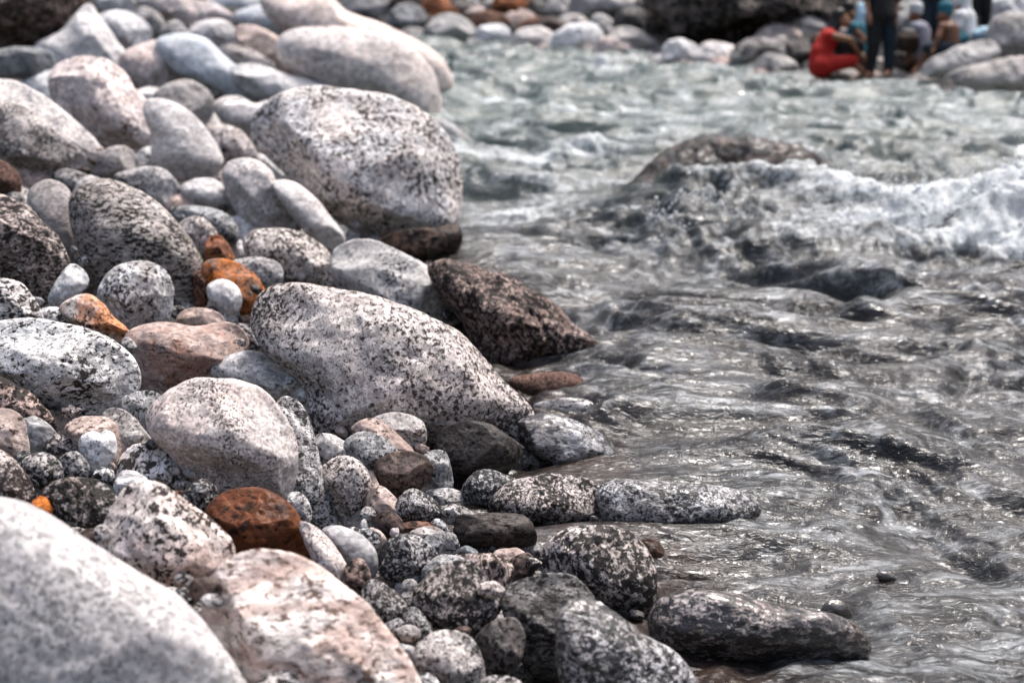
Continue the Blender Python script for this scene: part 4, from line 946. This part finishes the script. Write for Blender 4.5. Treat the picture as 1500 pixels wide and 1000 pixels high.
# a long white garment and a teal cloth beside the shirtless one
def thing_mesh(name, segs, m, label, cat, z0, base, vox=.014, parts=()):
    orig = P(base[0], base[1], z0)
    pt = lambda q: P(q[0], q[1], z0+q[2])-orig
    root = bpy.data.objects.new(name, None); COL.objects.link(root); root.location = orig
    tag(root, label, cat)
    for nm, mm, sg in [(parts[0], m, segs)]+list(parts[1:]):
        capsules([(pt(a), pt(b), ra, rb) for a, b, ra, rb in sg], nm, mm, vox, root)
    return root
zg = 18.3
WH = dict(crown=(1412,2,0), head=(1412,8,0), face=(1408,12,-.02), nose=(1402,12,-.02), neck=(1412,18,0), chest=(1413,28,0), hip=(1412,58,0), sL=(1406,24,-.14), sR=(1419,24,.14), eL=(1402,40,-.17), hL=(1398,54,-.2), eR=(1420,42,.17), hR=(1410,54,.14),
          kL=(1396,60,-.14), kR=(1400,60,.12), aL=(1400,76,-.12), aR=(1405,76,.12), fL=(1393,80,-.15), fR=(1398,80,.08))
figure((1412, 68), zg, WH,
  [('head','crown',.08,.075),('head','face',.08,.062),('face','nose',.028,.012),('neck','head',.05,.05),('chest','neck',.11,.05),('sL','sR',.055,.055),('chest','hip',.12,.13),('sL','eL',.045,.036),('eL','hL',.036,.026),
   ('sR','eR',.045,.036),('eR','hR',.036,.026),('hip','kL',.09,.055),('hip','kR',.09,.055),('kL','aL',.052,.035),('kR','aR',.052,.035),('aL','fL',.035,.024),('aR','fR',.035,.024)],
  dict(skin=skin_m, parts=[('robe', white_m, [('chest','hip',.145,.165),('sL','sR',.08,.08),('sL','eL',.065,.06),('sR','eR',.065,.06)]), ('headscarf', white_m, [('crown','head',.10,.095),('head','chest',.09,.12)]),
       ('skirt', teal_m, [('hip','kL',.15,.12),('hip','kR',.15,.12),('kL','aL',.11,.07),('kR','aR',.11,.07)])]),
  'person in a white robe and headscarf sitting beside the shirtless one', (('hL','eL'),('hR','eR')))
thing_mesh('bundle', [((1432,52,0),(1452,50,0),.075,.09),((1440,48,0),(1446,47,.1),.08,.07)], lblue_m, 'pale blue cloth bundle in a dark blue basin on the far bank', 'bundle', 18.1, (1443,68), parts=('cloth',
   ('basin', dblue_m, [((1430,60,0),(1456,62,0),.06,.065),((1436,60,.1),(1452,62,.12),.06,.06)])))
thing_mesh('backpack', [((1322,60,0),(1336,58,0),.11,.10),((1324,66,0),(1337,66,.05),.10,.09)], brown_m, 'dark brown backpack leaning beside the white capped sitter', 'backpack', 18.35, (1328,76), parts=('bag',
   ('strap', black_m, [((1318,50,-.06),(1314,62,-.1),.015,.015),((1314,62,-.1),(1318,72,-.06),.015,.015)]), ('top_flap', hair_m, [((1324,50,0),(1336,50,0),.07,.07)])))
thing_mesh('bag', [((1236,68,0),(1252,70,0),.12,.12),((1238,78,0),(1252,78,.05),.11,.10)], black_m, 'black bag held in the lap of the person in red', 'bag', zr-.0, (1245,86), parts=('pouch',
   ('handle', black_m, [((1236,60,-.03),(1244,55,-.05),.014,.014),((1244,55,-.05),(1252,60,-.03),.014,.014)])))

# ---------------------------------------------------------------- light, sky, camera
SUN_EL, SUN_AZ = math.radians(67), math.radians(40)       # azimuth measured from +Y towards +X
w = bpy.data.worlds.new('World'); scene.world = w; w.use_nodes = True
t = w.node_tree; t.nodes.clear()
bg = t.nodes.new('ShaderNodeBackground'); sk = t.nodes.new('ShaderNodeTexSky'); wo_ = t.nodes.new('ShaderNodeOutputWorld')
sk.sky_type = 'NISHITA'; sk.sun_disc = False; sk.sun_elevation = SUN_EL; sk.sun_rotation = SUN_AZ
sk.air_density = 1.; sk.dust_density = 5.; sk.ozone_density = .3
bg.inputs[1].default_value = .09
t.links.new(sk.outputs[0], bg.inputs[0]); t.links.new(bg.outputs[0], wo_.inputs[0])
L = bpy.data.lights.new('sun', 'SUN'); L.energy = 1.5; L.angle = math.radians(14); L.color = (1., .985, .97)
lo = bpy.data.objects.new('sun', L); COL.objects.link(lo)
dirv = Vector((math.sin(SUN_AZ)*math.cos(SUN_EL), math.cos(SUN_AZ)*math.cos(SUN_EL), math.sin(SUN_EL)))
lo.rotation_euler = dirv.to_track_quat('Z', 'Y').to_euler()
cam = bpy.data.cameras.new('camera'); co = bpy.data.objects.new('camera', cam); COL.objects.link(co)
cam.sensor_width = 36; cam.lens = 50; cam.clip_end = 2000; cam.clip_start = .05
co.location = CO; co.rotation_euler = (math.pi/2-PITCH, 0, 0)
cam.dof.use_dof = True; cam.dof.focus_distance = 4.0; cam.dof.aperture_fstop = 2.4
scene.camera = co
scene.view_settings.view_transform = 'Standard'; scene.view_settings.look = 'None'
scene.view_settings.exposure = EXPO; scene.view_settings.gamma = 1
scene.cycles.use_denoising = True
scene.cycles.max_bounces = 5; scene.cycles.diffuse_bounces = 1; scene.cycles.glossy_bounces = 3
scene.cycles.use_adaptive_sampling = True; scene.cycles.adaptive_threshold = .02
